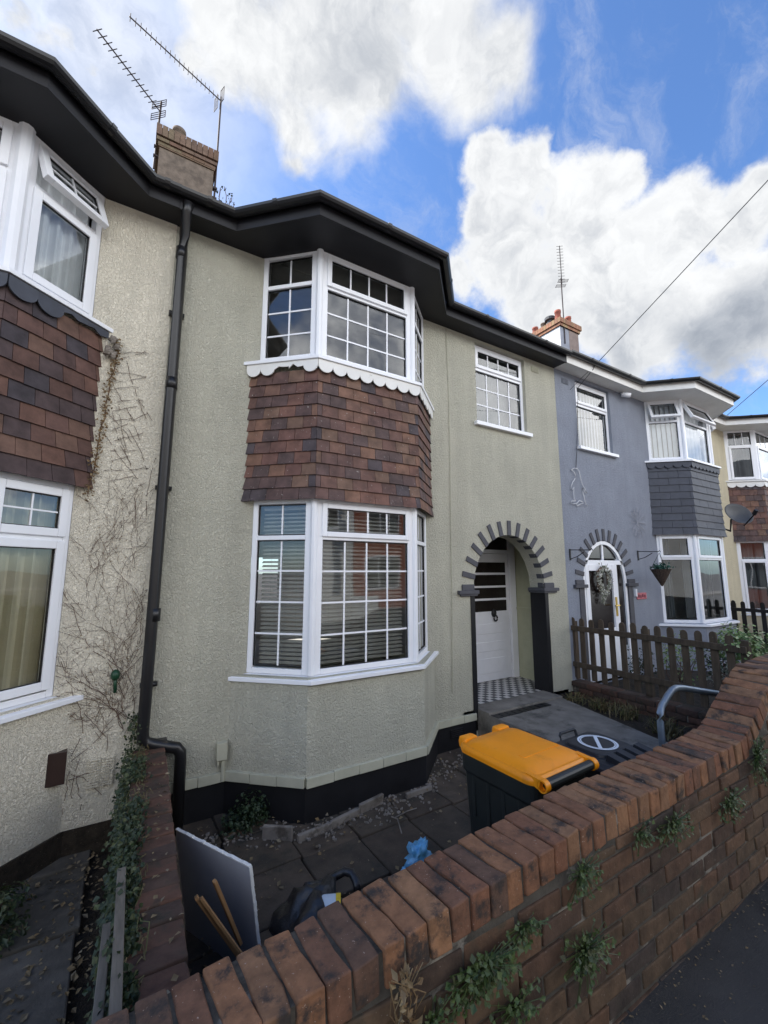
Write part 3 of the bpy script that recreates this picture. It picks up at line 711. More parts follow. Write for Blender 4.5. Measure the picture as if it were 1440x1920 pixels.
for c in (B[1], B[2]):
    for z0, z1 in ((US, UH-.02), (LS, LH)):
        MB().loft([[(c[0]+.035*math.cos(2*math.pi*k/10), c[1]+.012+.035*math.sin(2*math.pi*k/10), z) for k in range(10)] for z in (z0+.001, z1-.001)]).build('corner_post', 'upvc', gh, smooth=False)
# sills
Sin, Sout = offset_path(B, -.03), offset_path(B, .105)
band(MB(), Sin, Sout, LS-.055, LS-.02, LS-.03, LS).build('window_sill', 'upvc', gh, bevel=.004)
Sout = offset_path(B, .105)
band(MB(), Sin, Sout, US-.065, US-.03, US-.045, US-.004).build('window_sill', 'upvc', gh, bevel=.004)
# tiles and scalloped trim
TP = offset_path(B, .052)
tile_hang(gh, TP, 1.90, .648, 'hung_tile', rows=11)
scallop(gh, offset_path(B, .078), 1.995, .125, .075, 'white_paint', skip=lambda k, i, n: (k == 0 and i in (2, 3)))
# small bedroom window
FW = frame((3.85, .05), (4.845, .05)); 
w, _ = window(gh, FW, 0, FW.w, 2.0, 3.15, [dict(t=.06, b=.325, cols=4, rows=1, sash=1), dict(t=.38, b=1.10, cols=4, rows=3)])
curtain(w, FW, .05, FW.w-.05, 2.02, 3.12, n=-.3, mat='net', waves=9, amp=.01)
MB().box(3.80, 4.90, -.055, .06, 1.945, 1.997).build('window_sill', 'upvc', gh, bevel=.004)
# eaves
EG = [(X0, -.22), (.62, -.22), (1.23, -.80), (2.58, -.80), (3.15, -.22), (X1, -.22)]
WG = [(X0, .02), (.90, .02), (1.38, -.37), (2.53, -.37), (3.0, .02), (X1, .02)]
eaves(gh, EG, 3.205, 'soffit_black', 'soffit_black', 'gutter_black', WG)
pitched_roof(gh, X0, X1, [(p[0], p[1]-.04) for p in EG], 3.345, .62, 'roof_tile')
# porch
mb = MB()
x0, x1, y0, y1, zf, zc = 3.50, 5.42, .25, .90, -1.665, .72
mb.quad((x0, y0, zf), (x0, y1, zf), (x0, y1, zc), (x0, y0, zc)); mb.quad((x1, y0, zf), (x1, y0, zc), (x1, y1, zc), (x1, y1, zf))
mb.quad((x0, y0, zc), (x0, y1, zc), (x1, y1, zc), (x1, y0, zc)); mb.quad((x0, y1+.03, zf), (x1, y1+.03, zf), (x1, y1+.03, zc), (x0, y1+.03, zc))
mb.quad((x0, y0, zf), (AX-AA, y0, zf), (AX-AA, y0, zc), (x0, y0, zc)); mb.quad((AX+AA, y0, zf), (x1, y0, zf), (x1, y0, zc), (AX+AA, y0, zc))
for k in range(12):
    t0, t1 = math.pi*k/12, math.pi*(k+1)/12
    p, q = (AX-AA*math.cos(t0), AZ+AB*math.sin(t0)), (AX-AA*math.cos(t1), AZ+AB*math.sin(t1))
    mb.quad((p[0], y0, p[1]), (q[0], y0, q[1]), (q[0], y0, zc), (p[0], y0, zc))
mb.box(x1-.012, x1-.001, y0, y1, zf, -.62); mb.box(x1-.03, x1-.001, y0, y1, -.62, -.58); mb.box(x1-.025, x1-.001, y0, y1, zf, zf+.12); mb.box(x1-.02, x1-.001, y0, y1, -1.13, -1.10)
mb.build('porch', 'porch_wall', gh)
MB().box(3.48, 5.44, .0, 1.0, -1.9, -1.662).build('porch_floor', 'porch_tile', gh)
MB().box(AX-AA+.001, AX+AA-.001, -.20, .12, -1.95, -1.650).build('doorstep', 'concrete', gh, bevel=.008)
for s in (-1, 1):
    mb = MB(); xe = AX+s*AA; xo = xe+s*.062
    mb.box(xe, xo, -.010, .012, -1.75, AZ-.05)
    mb.box(xe-s*.006, xe-s*.0005, -.010, .25, -1.67, AZ-.03)
    mb.build('jamb', 'black_paint', gh)
for s in (-1, 1):
    xe = AX+s*AA; mb = MB()
    for (i, o, za, zb, yy) in ((-.055, .27, AZ-.05, AZ-.005, -.045), (-.04, .235, AZ-.075, AZ-.05, -.03)):
        mb.box(xe+s*i, xe+s*o, yy, .25 if s > 0 else .14, za, zb)
    mb.box(xe, xe+s*.20, -.016, .02, AZ-.005, AZ+.055)
    mb.build('capital', 'stone_paint', gh, bevel=.004)
voussoirs(gh, AX, AA, AB, AZ, 'stone_paint')
# front door
dr = MB(); D = .9
dr.box(4.40, 5.262, D-.03, D+.015, -1.655, .27)
for a, b in ((-1.555, -1.314), (-1.233, -1.07), (-.972, -.80)):         # raised panels
    dr.box(4.52, 5.15, D-.036, D-.02, a+.01, b-.01)
door = dr.build('front_door', 'door_white', gh, bevel=.006)
mb = MB()
for a, b in ((-.624, -.457), (-.424, -.262), (-.23, -.061), (-.027, .135)): mb.box(4.50, 5.192, D-.034, D-.028, a, b)
mb.build('door_glass', 'dark_glass', door)
kn = MB(); kx, ky, kz = 4.905, D-.03, -.655
kn.loft([[(kx+r*math.cos(2*math.pi*k/14), ky-y, kz+r*1.25*math.sin(2*math.pi*k/14)) for k in range(14)] for r, y in ((.052, -.002), (.05, .015), (.03, .032), (.008, .038))])
kn.tube([(kx+.012+.036*math.cos(2*math.pi*k/16), ky-.03, kz-.075+.042*math.sin(2*math.pi*k/16)) for k in range(17)], .011, 8)
kn.build('knocker', 'black_metal', door, smooth=True)
mb = MB(); mb.box(5.268, 5.40, D-.06, D+.02, -1.662, .70); mb.box(4.30, 4.395, D-.06, D+.02, -1.662, .70); mb.box(4.395, 5.268, D-.055, D+.02, .275, .335)
mb.box(3.52, 4.30, D-.01, D+.01, -1.66, -.9); mb.build('door_frame', 'door_white', gh, bevel=.005)
MB().box(4.395, 5.268, D-.02, D-.01, .337, .70).build('transom_light', 'dark_glass', gh)
MB().box(3.52, 4.30, D-.01, D+.0, -.9, .70).build('side_light', 'dark_glass', gh)
# wall-hung cable, box, drain
mb = MB(); mb.tube([(3.335, -.01, 3.19), (3.36, -.008, 2.2), (3.352, -.012, 1.3), (3.345, -.008, .6), (3.335, -.01, -.4), (3.315, -.008, -1.42)], .0045, 5); mb.build('wall_cable', 'green_trim', gh)
mb = MB(); mb.box(.715, .80, -.06, .01, -1.585, -1.445); mb.tube([(.775, -.03, -1.59), (.775, -.03, -1.76)], .018, 8); mb.tube([(.735, -.035, -1.585), (.73, -.04, -1.625)], .01, 6)
mb.build('junction_box', 'green_trim', gh, bevel=.004)
# downpipe
dp = MB(); PX = .185
path = [(PX+.01, -.25, 3.28), (PX, -.22, 3.2), (PX, -.115, 3.05), (PX-.005, -.085, 2.9), (PX-.03, -.085, -1.24), (PX-.025, -.085, -1.29), (PX+.0, -.085, -1.325), (PX+.045, -.09, -1.342), (.35, -.09, -1.385), (.40, -.09, -1.40), (.43, -.09, -1.44), (.435, -.09, -1.50), (.44, -.09, PATIO)]
dp.tube(path, .044, 14)
for z in (1.62, -.35, 2.88): dp.tube([(PX-.012, -.085, z-.05), (PX-.012, -.085, z+.05)], .0465, 14)
for z in (2.3, .7, -.9): dp.box(PX-.075, PX+.05, -.06, .0, z-.015, z+.015)
dp.build('downpipe', 'gutter_black', gh, smooth=True)

# ================================================================== CREAM HOUSE (left, mirrored about the party line)
MX = .25
ch = thing('terraced_house', 'cream rendered house with bare creeper stems and brown tile-hung bay', 'house', (-2.5, 0, PATIO))
mir = lambda x: 2*MX-x
CB = [(mir(p[0]), p[1]) for p in reversed(B)]; CBB = [(mir(p[0]), p[1]) for p in reversed(BB)]
cx0, cx1 = -5.1, X0
holes = [(CB[0][0], CB[3][0], US, UH-.03), (CB[0][0], CB[3][0], LS, LH)]
mb = facade(ch, 0, cx0, cx1, PATIO-.1, 3.4, holes, noreveal=(0, 1), y=-.004)
plan_prism(mb, [(CBB[0][0], .01), *CBB[1:3], (CBB[3][0], .01)], -1.87, LS-.008)
plan_prism(mb, [(CB[0][0], .02), (CB[1][0], -.40), (CB[2][0], -.40), (CB[3][0], .02)], LH+.004, US-.03)
mb.build('wall', 'cream_stucco', ch)
shell(ch, cx0, cx1-.004, -1.62)
CP = [*CBB[1:], (X0-.02, 0)]
mb = MB(); strip([(cx0, 0), *CBB, (X0-.02, 0)], .012, PATIO-.1, -1.85, mb); mb.build('plinth', 'soil', ch)
G1, G2, G3 = frame(CB[0], CB[1]), frame(CB[1], CB[2]), frame(CB[2], CB[3])
cu = [dict(t=.07, b=.375, cols=2, rows=2, sash=1, open=22, sw=.055), dict(t=.43, b=1.12, sash=1, sw=.06)]
cl = [dict(t=.06, b=.40, cols=2, rows=2, sash=1, sw=.06), dict(t=.455, b=1.50, sash=1, sw=.06)]
for z0, z1, ls in ((US, UH-.02, cu), (LS, LH, cl)):
    for F, po in ((G1, (0, .05)), (G2, (.03, .03)), (G3, (.05, 0))):
        w, (a, b) = window(ch, F, 0, F.w, z0, z1, ls if F is not G2 else [{**l, 'open': 0} for l in ls], post=po, bar=.012)
        curtain(w, F, a-.02, b+.02, z0+.05, z1-.03, n=-.09, mat='curtain_white' if z0 > 0 else 'curtain_cream', waves=5, amp=.025)
for c in (CB[1], CB[2]):
    for z0, z1 in ((US, UH-.02), (LS, LH)):
        MB().loft([[(c[0]+.05*math.cos(2*math.pi*k/10), c[1]+.012+.05*math.sin(2*math.pi*k/10), z) for k in range(10)] for z in (z0+.001, z1-.001)]).build('corner_post', 'upvc', ch)
band(MB(), offset_path(CB, -.03), offset_path(CB, .13), LS-.055, LS-.02, LS-.03, LS).build('window_sill', 'upvc', ch, bevel=.004)
band(MB(), offset_path(CB, -.03), offset_path(CB, .105), US-.065, US-.03, US-.045, US-.004).build('window_sill', 'upvc', ch, bevel=.004)
tile_hang(ch, offset_path(CB, .052), 1.93, .648, 'hung_tile_dark', rows=10, tw=.17)
scallop(ch, offset_path(CB, .078), 1.99, .13, .10, 'slate_tile', skip=lambda k, i, n: (k == 2 and i > 1), name='scalloped_trim')
EC = [(cx0, -.22), (mir(3.15), -.22), (mir(2.58), -.80), (mir(1.23), -.80), (mir(.62), -.22), (X0, -.22)]
WC = [(cx0, .02), (mir(3.0), .02), (mir(2.53), -.37), (mir(1.38), -.37), (mir(.90), .02), (X0, .02)]
eaves(ch, EC, 3.209, 'soffit_black', 'soffit_black', 'gutter_black', WC)
rf = pitched_roof(ch, cx0, X0-.003, [(p[0], p[1]-.04) for p in EC], 3.345, .62, 'roof_tile')
# crumbled mortar below the sill end
mb = MB(); random.seed(5)
for k in range(16):
    c = Vector((-.27+random.uniform(-.05, .02), -.035+random.uniform(-.03, .01), 1.93-random.uniform(0, .16)))
    mb.rbrick(c, (Vector((1, random.random(), .3)), Vector((-.5, 1, random.random())), Vector((.2, -.3, 1))), (.018, .022, .016), bev=.006, jit=.012, seed=k)
mb.build('crumbling_mortar', 'edging', ch)
mb = MB().box(-.19, -.015, -.012, .01, -1.60, -1.385)
for k in range(11): mb.box(-.185, -.105, -.022, -.012, -1.592+k*.0185, -1.582+k*.0185); mb.box(-.10, -.02, -.022, -.012, -1.592+k*.0185, -1.582+k*.0185)
mb.build('air_vent', 'cream_stucco', ch)
mb = MB(); mb.box(-.455, -.318, -.085, -.004, -1.49, -1.285); mb.box(-.462, -.311, -.098, -.083, -1.497, -1.277)
mb.tube([(-.40, -.05, -1.49), (-.405, -.03, -1.6), (-.40, -.03, -1.75)], .006, 6)
mb.build('cable_box', 'brown_plastic', ch, bevel=.008)
# shared chimney stack
cm = MB(); c0, c1, yA, yB = -.14, .78, 3.7, 4.5
cm.box(c0, c1, yA, yB, 4.2, 7.60); chim = cm.build('chimney', 'chimney_brick', ch)
mb = MB(); random.seed(2)
for zc_, off, hh in ((7.66, .03, .03), (7.73, .055, .035), (7.90, .07, .11)):
    n = 11 if hh > .1 else 5
    for k in range(n):
        for (xa, xb, ya, yb) in ((c0-off+(c1-c0+2*off)*k/n, c0-off+(c1-c0+2*off)*(k+1)/n, yA-off, yB+off),):
            mb.box(xa+.004, xb-.004, ya+random.uniform(0, .006), yb, zc_-hh+.003, zc_+hh-.003)
mb.box(c0-.02, c1+.02, yA-.02, yB, 7.605, 7.99); mb.build('chimney_cap', 'chimney_cap', chim)
mb = MB()
for k in range(7): mb.box(.70, c1+.004, yA-.006, yA+.03, 6.05+k*.12+random.uniform(-.02, .02), 6.11+k*.12)
mb.build('exposed_brick', 'orange_brick', chim)
def pot(parent, x, y, z, h=.3, r=.11, mat='pot_red'):
    rings = [[(x+q*math.cos(2*math.pi*k/16), y+q*math.sin(2*math.pi*k/16), z+zz) for k in range(16)] for q, zz in ((r*1.05, 0), (r*1.0, .1), (r*.9, h*.8), (r*1.02, h*.82), (r*1.02, h), (r*.8, h), (r*.78, h*.3))]
    return MB().loft(rings).build('chimney_pot', mat, parent, smooth=True)
pot(chim, .16, 3.95, 8.0, .36, .12, 'chimney_brick')

# ================================================================== GREY HOUSE
g0x, g1x = X1, 10.9
rh = thing('terraced_house', 'blue-grey rendered house with white eaves, slate-hung bay and arched white door', 'house', (8.2, 0, PATIO))
HB = [(8.20, 0), (8.665, -.4145), (9.75, -.4145), (10.21, 0)]; HBB = [(8.06, 0), (8.61, -.48), (9.80, -.48), (10.31, 0)]
GX, GA, GB, GZ = 6.55, .60, .69, -.20
holes = [(HB[0][0], HB[3][0], US, UH-.03), (HB[0][0], HB[3][0], LS, LH), (6.07, 7.03, 2.0, 3.15), (GX-GA, GX+GA, -1.68, GZ+GB)]
mb = facade(rh, 0, g0x, g1x, PATIO-.1, 3.4, holes, noreveal=(0, 1, 3), y=.003)
arch_holes(mb, GX, GA, GB, GZ, -1.68, GZ+GB, y=.003, depth=.12)
for x in (GX-GA, GX+GA): mb.quad((x, .003, -1.68), (x, .12, -1.68), (x, .12, GZ), (x, .003, GZ))
plan_prism(mb, [(HBB[0][0], .01), *HBB[1:3], (HBB[3][0], .01)], PATIO-.1, LS-.008)
plan_prism(mb, [(HB[0][0], .02), (HB[1][0], -.40), (HB[2][0], -.40), (HB[3][0], .02)], LH+.004, US-.03)
mb.build('wall', 'grey_stucco', rh)
shell(rh, g0x+.003, g1x-.003, -1.62)
H1, H2, H3 = frame(HB[0], HB[1]), frame(HB[1], HB[2]), frame(HB[2], HB[3])
hu = [dict(t=.06, b=.40, sash=1, open=24), dict(t=.45, b=1.13)]
hl = [dict(t=.05, b=.42, sash=1), dict(t=.47, b=1.52)]
for z0, z1, ls in ((US, UH-.02, hu), (LS, LH, hl)):
    for F, po in ((H1, (0, .04)), (H2, (.04, .04)), (H3, (.04, 0))):
        w, (a, b) = window(rh, F, 0, F.w, z0, z1, [dict(l) for l in ls], post=po)
        if z0 > 0: vertical_blind(w, F, a, b, z0+.05, z1-.03) if F is H1 else curtain(w, F, a, b, z0+.05, z1-.03, mat='curtain_white', waves=6)
        else: curtain(w, F, a, a+(b-a)*(.55 if F is H1 else .5), z0+.05, z1-.03, mat='net', waves=6, n=-.3)
for c in (HB[1], HB[2]):
    for z0, z1 in ((US, UH-.02), (LS, LH)):
        MB().loft([[(c[0]+.035*math.cos(2*math.pi*k/10), c[1]+.012+.035*math.sin(2*math.pi*k/10), z) for k in range(10)] for z in (z0+.001, z1-.001)]).build('corner_post', 'upvc', rh)
band(MB(), offset_path(HB, -.03), offset_path(HB, .125), LS-.055, LS-.02, LS-.03, LS).build('window_sill', 'upvc', rh, bevel=.004)
band(MB(), offset_path(HB, -.03), offset_path(HB, .115), US-.065, US-.03, US-.045, US-.004).build('window_sill', 'upvc', rh, bevel=.004)
tile_hang(rh, offset_path(HB, .052), 1.96, .648, 'slate_tile', rows=10, tw=.34, flare=.02)
scallop(rh, offset_path(HB, .078), 1.99, .11, .075, 'slate_tile')
FW = frame((6.07, .05), (7.03, .05))
w, _ = window(rh, FW, 0, FW.w, 2.0, 3.145, [dict(t=.06, b=.36, sash=1), dict(t=.42, b=1.10)])
vertical_blind(w, FW, .05, FW.w-.04, 2.03, 3.12, n=-.15)
MB().box(6.02, 7.10, -.06, .06, 1.945, 1.997).build('window_sill', 'upvc', rh, bevel=.004)
ER = [(g0x, -.22), (7.70, -.22), (8.31, -.80), (9.86, -.80), (10.45, -.22), (g1x, -.22)]
WR = [(g0x, .02), (8.15, .02), (8.65, -.37), (9.77, -.37), (10.25, .02), (g1x, .02)]
eaves(rh, ER, 3.212, 'white_paint', 'white_paint', 'gutter_black', WR, hf=.15)
pitched_roof(rh, g0x+.003, g1x, [(p[0], p[1]-.04) for p in ER], 3.36, .62, 'roof_tile')
voussoirs(rh, GX, GA, GB, GZ, 'stone_paint', L=.20, t=.062, y=.003, patch=.02)
for s in (-1, 1):
    xe = GX+s*GA; mb = MB(); mb.box(xe, xe+s*.12, -.012, .03, -1.75, GZ-.05); mb.box(xe-s*.05, xe+s*.25, -.045, .05, GZ-.055, GZ-.005); mb.box(xe, xe+s*.2, -.02, .03, GZ-.003, GZ+.06)
    mb.build('capital', 'stone_paint', rh, bevel=.004)
# arched white door set
mb = MB(); n = 18; yo = .06
arc = lambda a, b: [(GX-a*math.cos(math.pi*k/n), GZ+b*math.sin(math.pi*k/n)) for k in range(n+1)]
o_, i_ = arc(GA-.005, GB-.005), arc(GA-.065, GB-.065)
for (p, q, r, s) in zip(o_, o_[1:], i_[1:], i_): mb.prism([(p[0], yo-.05, p[1]), (q[0], yo-.05, q[1]), (r[0], yo-.05, r[1]), (s[0], yo-.05, s[1])], (0, .09, 0))
mb.box(GX-GA+.005, GX-GA+.065, yo-.05, yo+.04, -1.66, GZ); mb.box(GX+GA-.065, GX+GA-.005, yo-.05, yo+.04, -1.66, GZ)
mb.box(GX-GA+.06, GX+GA-.06, yo-.05, yo+.04, .10, .17); mb.box(GX+.27, GX+.33, yo-.05, yo+.04, -1.66, .10); mb.box(GX-.02, GX+.02, yo-.03, yo+.0, .17, GZ+GB-.06)
mb.build('door_frame', 'upvc', rh, bevel=.004)
dr = MB(); xa, xb = GX-.535, GX+.268
dr.box(xa, xa+.09, yo-.06, yo+.02, -1.65, .10); dr.box(xb-.09, xb, yo-.06, yo+.02, -1.65, .10); dr.box(xa+.09, xb-.09, yo-.06, yo+.02, .0, .10); dr.box(xa+.09, xb-.09, yo-.06, yo+.02, -1.65, -.90)
door = dr.build('front_door', 'upvc', rh, bevel=.005)
MB().box(xa+.09, xb-.09, yo-.03, yo-.02, -.9, .0).build('door_glass', 'dark_glass', door)
mb = MB(); mb.box(xb-.065, xb-.03, yo-.075, yo-.06, -.72, -.42); mb.tube([(xb-.047, yo-.075, -.55), (xb-.047, yo-.11, -.55), (xb-.16, yo-.115, -.55)], .012, 8); mb.build('handle', 'brass', door)
MB().box(xa+.22, xb-.22, yo-.068, yo-.06, -.99, -.94).build('letter_plate', 'brass', door)
MB().box(GX+.33, GX+GA-.06, yo-.02, yo-.01, -1.2, .12).build('side_light', 'dark_glass', rh)
mb = MB(); mb.poly([(p[0], yo-.01, p[1]) for p in i_ if p[1] > .15] ); mb.build('fan_light', 'dark_glass', rh)
air_vent(rh, 5.80, 3.05, .17, .09, 'grey_stucco', y=.003)
# stack with two rows of pots on the far party wall
cm = MB(); cm.box(11.16, 11.60, 3.74, 4.95, 4.5, 7.75); st = cm.build('chimney', 'grey_render', rh)
MB().box(11.602, 12.09, 3.735, 4.95, 4.5, 7.748).build('chimney_side', 'brown_render', st)
MB().box(11.148, 11.159, 3.74, 4.95, 4.5, 7.74).build('chimney_flank', 'flaking_render', st)
mb = MB()
for zc_, off, hh, n in ((7.80, .05, .045, 8), (7.93, .09, .08, 13)):
    for k in range(n):
        xa = 11.16-off; L = .93+2*off; mb.box(xa+L*k/n+.004, xa+L*(k+1)/n-.004, 3.74-off, 4.3, zc_-hh, zc_+hh)
        ya = 3.74-off; L2 = 1.21+2*off; mb.box(11.16-off-.004, 11.6, ya+L2*k/n+.004, ya+L2*(k+1)/n-.004, zc_-hh+.002, zc_+hh-.003)
        mb.box(11.65, 12.09+off+.003, ya+L2*k/n+.004, ya+L2*(k+1)/n-.004, zc_-hh+.002, zc_+hh-.003)
mb.box(11.14, 12.11, 3.70, 4.98, 7.755, 7.99); mb.build('chimney_cap', 'orange_brick', st)
pot(st, 11.32, 3.9, 8.0, .42, .10); pot(st, 11.85, 3.9, 8.0, .36, .10)
pot(st, 11.32, 4.80, 8.0, .30, .10); pot(st, 11.30, 4.45, 8.0, .26, .09, 'chimney_brick')
mb = MB(); mb.loft([[(11.32+r*math.cos(2*math.pi*k/14), 4.2+r*math.sin(2*math.pi*k/14), z) for k in range(14)] for r, z in ((.10, 8.0), (.10, 8.22), (.17, 8.24), (.17, 8.33), (.05, 8.38))]); mb.build('chimney_cowl', 'dish', st, smooth=False)

# ================================================================== YELLOW HOUSE
yh = thing('terraced_house', 'pale yellow rendered house with red-brown tile-hung bay at the far end', 'house', (13.5, 0, PATIO))
y0x, y1x = g1x, 16.4
YB = [(11.60, 0), (12.06, -.4145), (13.15, -.4145), (13.6, 0)]; YBB = [(11.45, 0), (12.0, -.48), (13.2, -.48), (13.7, 0)]
mb = facade(yh, 0, y0x, y1x, PATIO-.1, 3.4, [(YB[0][0], YB[3][0], US, UH-.03), (YB[0][0], YB[3][0], LS, LH)], noreveal=(0, 1))
plan_prism(mb, [(YBB[0][0], .01), *YBB[1:3], (YBB[3][0], .01)], PATIO-.1, LS-.008)
plan_prism(mb, [(YB[0][0], .02), (YB[1][0], -.40), (YB[2][0], -.40), (YB[3][0], .02)], LH+.004, US-.03)
mb.build('wall', 'yellow_stucco', yh)
shell(yh, y0x+.003, y1x, -1.62)
Y1, Y2, Y3 = frame(YB[0], YB[1]), frame(YB[1], YB[2]), frame(YB[2], YB[3])
for z0, z1, ls in ((US, UH-.02, [dict(t=.05, b=.34, cols=3, rows=1), dict(t=.39, b=1.14, sash=1)]), (LS, LH, [dict(t=.05, b=.40), dict(t=.45, b=1.52, sash=1)])):
    for F in (Y1, Y2, Y3):
        w, (a, b) = window(yh, F, 0, F.w, z0, z1, [dict(l) for l in ls], post=(.03, .03))
        curtain(w, F, a, b, z0+.05, z1-.03, mat='net', waves=5, n=-.3)
band(MB(), offset_path(YB, -.03), offset_path(YB, .125), LS-.055, LS-.02, LS-.03, LS).build('window_sill', 'upvc', yh, bevel=.004)
band(MB(), offset_path(YB, -.03), offset_path(YB, .115), US-.065, US-.03, US-.045, US-.004).build('window_sill', 'upvc_dirty', yh, bevel=.004)
tile_hang(yh, offset_path(YB, .052), 1.95, .648, 'hung_tile', rows=10)
scallop(yh, offset_path(YB, .078), 1.99, .12, .085, 'white_paint')
EY = [(y0x, -.22), (11.08, -.22), (11.72, -.80), (13.25, -.80), (13.85, -.22), (y1x, -.22)]
WY = [(y0x, .02), (11.55, .02), (12.05, -.37), (13.15, -.37), (13.65, .02), (y1x, .02)]
eaves(yh, EY, 3.215, 'white_paint', 'white_paint', 'gutter_black', WY, hf=.15)
pitched_roof(yh, y0x+.003, y1x, [(p[0], p[1]-.04) for p in EY], 3.36, .62, 'roof_tile')

for hs, P in ((gh, B), (ch, CB), (rh, HB), (yh, YB)):
    mb = MB(); mb.poly([(P[0][0], .24, UH-.024), (P[0][0], .0, UH-.024), (P[1][0], P[1][1]+.03, UH-.024), (P[2][0], P[2][1]+.03, UH-.024), (P[3][0], .0, UH-.024), (P[3][0], .24, UH-.024)]); mb.build('bay_ceiling', 'interior', hs)

# ================================================================== houses over the road (seen in the window glass)
def opposite(x0, x1, wall, label, gable=False):
    h = thing('terraced_house', label, 'house', ((x0+x1)/2, -13.5, PAV))
    yf = -12.6; zt = 3.1
    mb = MB().box(x0, x1, -19, yf, PAV-.1, zt)
    if gable:
        xm = (x0+x1)/2; mb.prism([(xm-1.7, yf+.5, zt-.05), (xm+1.7, yf+.5, zt-.05), (xm, yf+.5, zt+1.9)], (0, -3, 0)); mb.box(xm-1.5, xm+1.5, yf, yf+.5, PAV-.1, zt-.05)
    mb.build('wall', wall, h)
    mb = MB(); mb.prism([(x0, yf+.35, zt-.02), (x0, -19.35, zt-.02), (x0, -15.8, zt+2.6)], (x1-x0, 0, 0)); mb.build('roof', 'opp_roof', h)
    for (a, z0, w, hh) in ((.5, -.75, 1.7, 1.35), (.6, 1.6, 1.5, 1.15), (3.4, 1.6, .95, 1.15)):
        yy = yf+.53 if gable and a < 3 and False else yf+.02
        a0 = x0+a
        if gable: yy = yf+.52 if abs(a0+w/2-(x0+x1)/2) < 1.2 else yf+.02
        wn = MB(); wn.box(a0, a0+w, yy-.03, yy+.03, z0, z0+hh); wi = wn.build('window', 'upvc', h)
        mb = MB(); n = 3 if w > 1.2 else 2
        for k in range(n): mb.box(a0+.06+(w-.06)*k/n, a0+(w-.06)*(k+1)/n, yy+.03, yy+.035, z0+.07, z0+hh-.07)
        mb.build('pane', 'dark_glass', wi)
    MB().box(x0+3.5, x0+4.4, yf-.02, yf+.05, PAV, .35).build('front_door', 'door_white', h)
    mb = MB(); mb.box(x0+.02, x1-.02, -10.75, -10.55, PAV-.1, PAV+.75); mb.build('garden_wall', wall, h)
opposite(-13.6, -8.25, 'red_brick_wall', 'red brick house over the road, left end of its row')
opposite(-8.2, -2.85, 'white_wall', 'white house over the road between the first red brick and the cream house')
opposite(-2.8, 2.55, 'pale_wall', 'cream house over the road directly behind the viewer', gable=True)
opposite(2.6, 7.95, 'white_wall', 'white gabled house over the road beside the red brick house', gable=True)
opposite(8.0, 13.35, 'red_brick_wall', 'red brick house over the road facing the grey house')
opposite(13.4, 18.75, 'pale_wall', 'cream house over the road near the right end of its row')
opposite(18.8, 24.15, 'white_wall', 'white gabled house over the road at the right end of its row', gable=True)

# ================================================================== FRONT GARDEN WALL
TOPK = [(-3.2, -1.06), (-.2, -1.03), (.13, -1.02), (.5, -1.005), (.83, -.982), (1.24, -.962), (1.75, -.935), (2.1, -.932), (2.5, -.925), (2.78, -.92), (2.93, -.902), (3.05, -.862), (3.16, -.79), (3.28, -.725), (3.40, -.665), (3.52, -.628), (3.68, -.612), (4.2, -.605), (8.5, -.60)]
def ztop(x):
    for (a, b), (c, d) in zip(TOPK, TOPK[1:]):
        if a <= x <= c: return b+(d-b)*(x-a)/(c-a)
    return TOPK[-1][1]
fw_ = thing('garden_wall', 'long red brick front wall with brick-on-edge coping that ramps up to the right', 'wall', (2.6, -2.81, PAV))
WO, WI = -2.92, -2.705
random.seed(11)
mb = MB(); pts = [(-3.0+i*.002, ztop(-3.0+i*.002)) for i in range(5600)]
acc = 0; last = None; nb = 0
for (x, z), (x2, z2) in zip(pts, pts[1:]):
    acc += math.hypot(x2-x, z2-z)
    if acc >= .0765 and x < 8.2:
        acc = 0; xa = x-.03; xb = x+.03; t = Vector((xb-xa, 0, ztop(xb)-ztop(xa))).normalized(); nrm = Vector((-t.z, 0, t.x)); nb += 1
        rot = random.uniform(-.03, .03); sk = .10 if x < 2.5 else .02
        yx = Vector((-sk+rot, 1, random.uniform(-.03, .03)))
        c = Vector((x, (WO+WI)/2+random.uniform(-.005, .005), z)) - nrm*(.052+random.uniform(-.003, .004))
        mb.rbrick(c, (t, yx, nrm), (.0346+random.uniform(-.002, .001), .1085, .052), bev=.006, jit=.0068, seed=nb)
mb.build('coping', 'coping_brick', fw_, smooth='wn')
mb = MB(); z = PAV-.06; r = 0
while z < -.68:
    x = -3.0 + (.11 if r % 2 else 0)
    while x < 8.2:
        L = .213; zt = min(ztop(x+.02), ztop(x+L-.02))-.112
        hh = min(.064, zt-z)
        if hh > .022:
            mb.rbrick((x+L/2, (WO+WI)/2+random.uniform(-.004, .004), z+hh/2), (Vector((1, random.uniform(-.006, .006), random.uniform(-.008, .008))), Vector((0, 1, 0)), Vector((0, 0, 1))), (L/2, .107, hh/2), bev=.006, jit=.005, seed=r*100+int(x*7))
        x += L+.0115
    z += .0755; r += 1
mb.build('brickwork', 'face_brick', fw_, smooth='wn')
mb = MB(); xs = [-3.0+.1*i for i in range(113)]
prof = [(x, ztop(x)-.011) for x in xs]
for a, b in zip(prof, prof[1:]):
    mb.add([(a[0], WO+.009, PAV-.1), (b[0], WO+.009, PAV-.1), (b[0], WO+.009, b[1]), (a[0], WO+.009, a[1]), (a[0], WI-.009, PATIO-.05), (b[0], WI-.009, PATIO-.05), (b[0], WI-.009, b[1]), (a[0], WI-.009, a[1])], ((0, 1, 2, 3), (4, 7, 6, 5), (3, 2, 6, 7)))
mb.build('mortar', 'mortar', fw_)

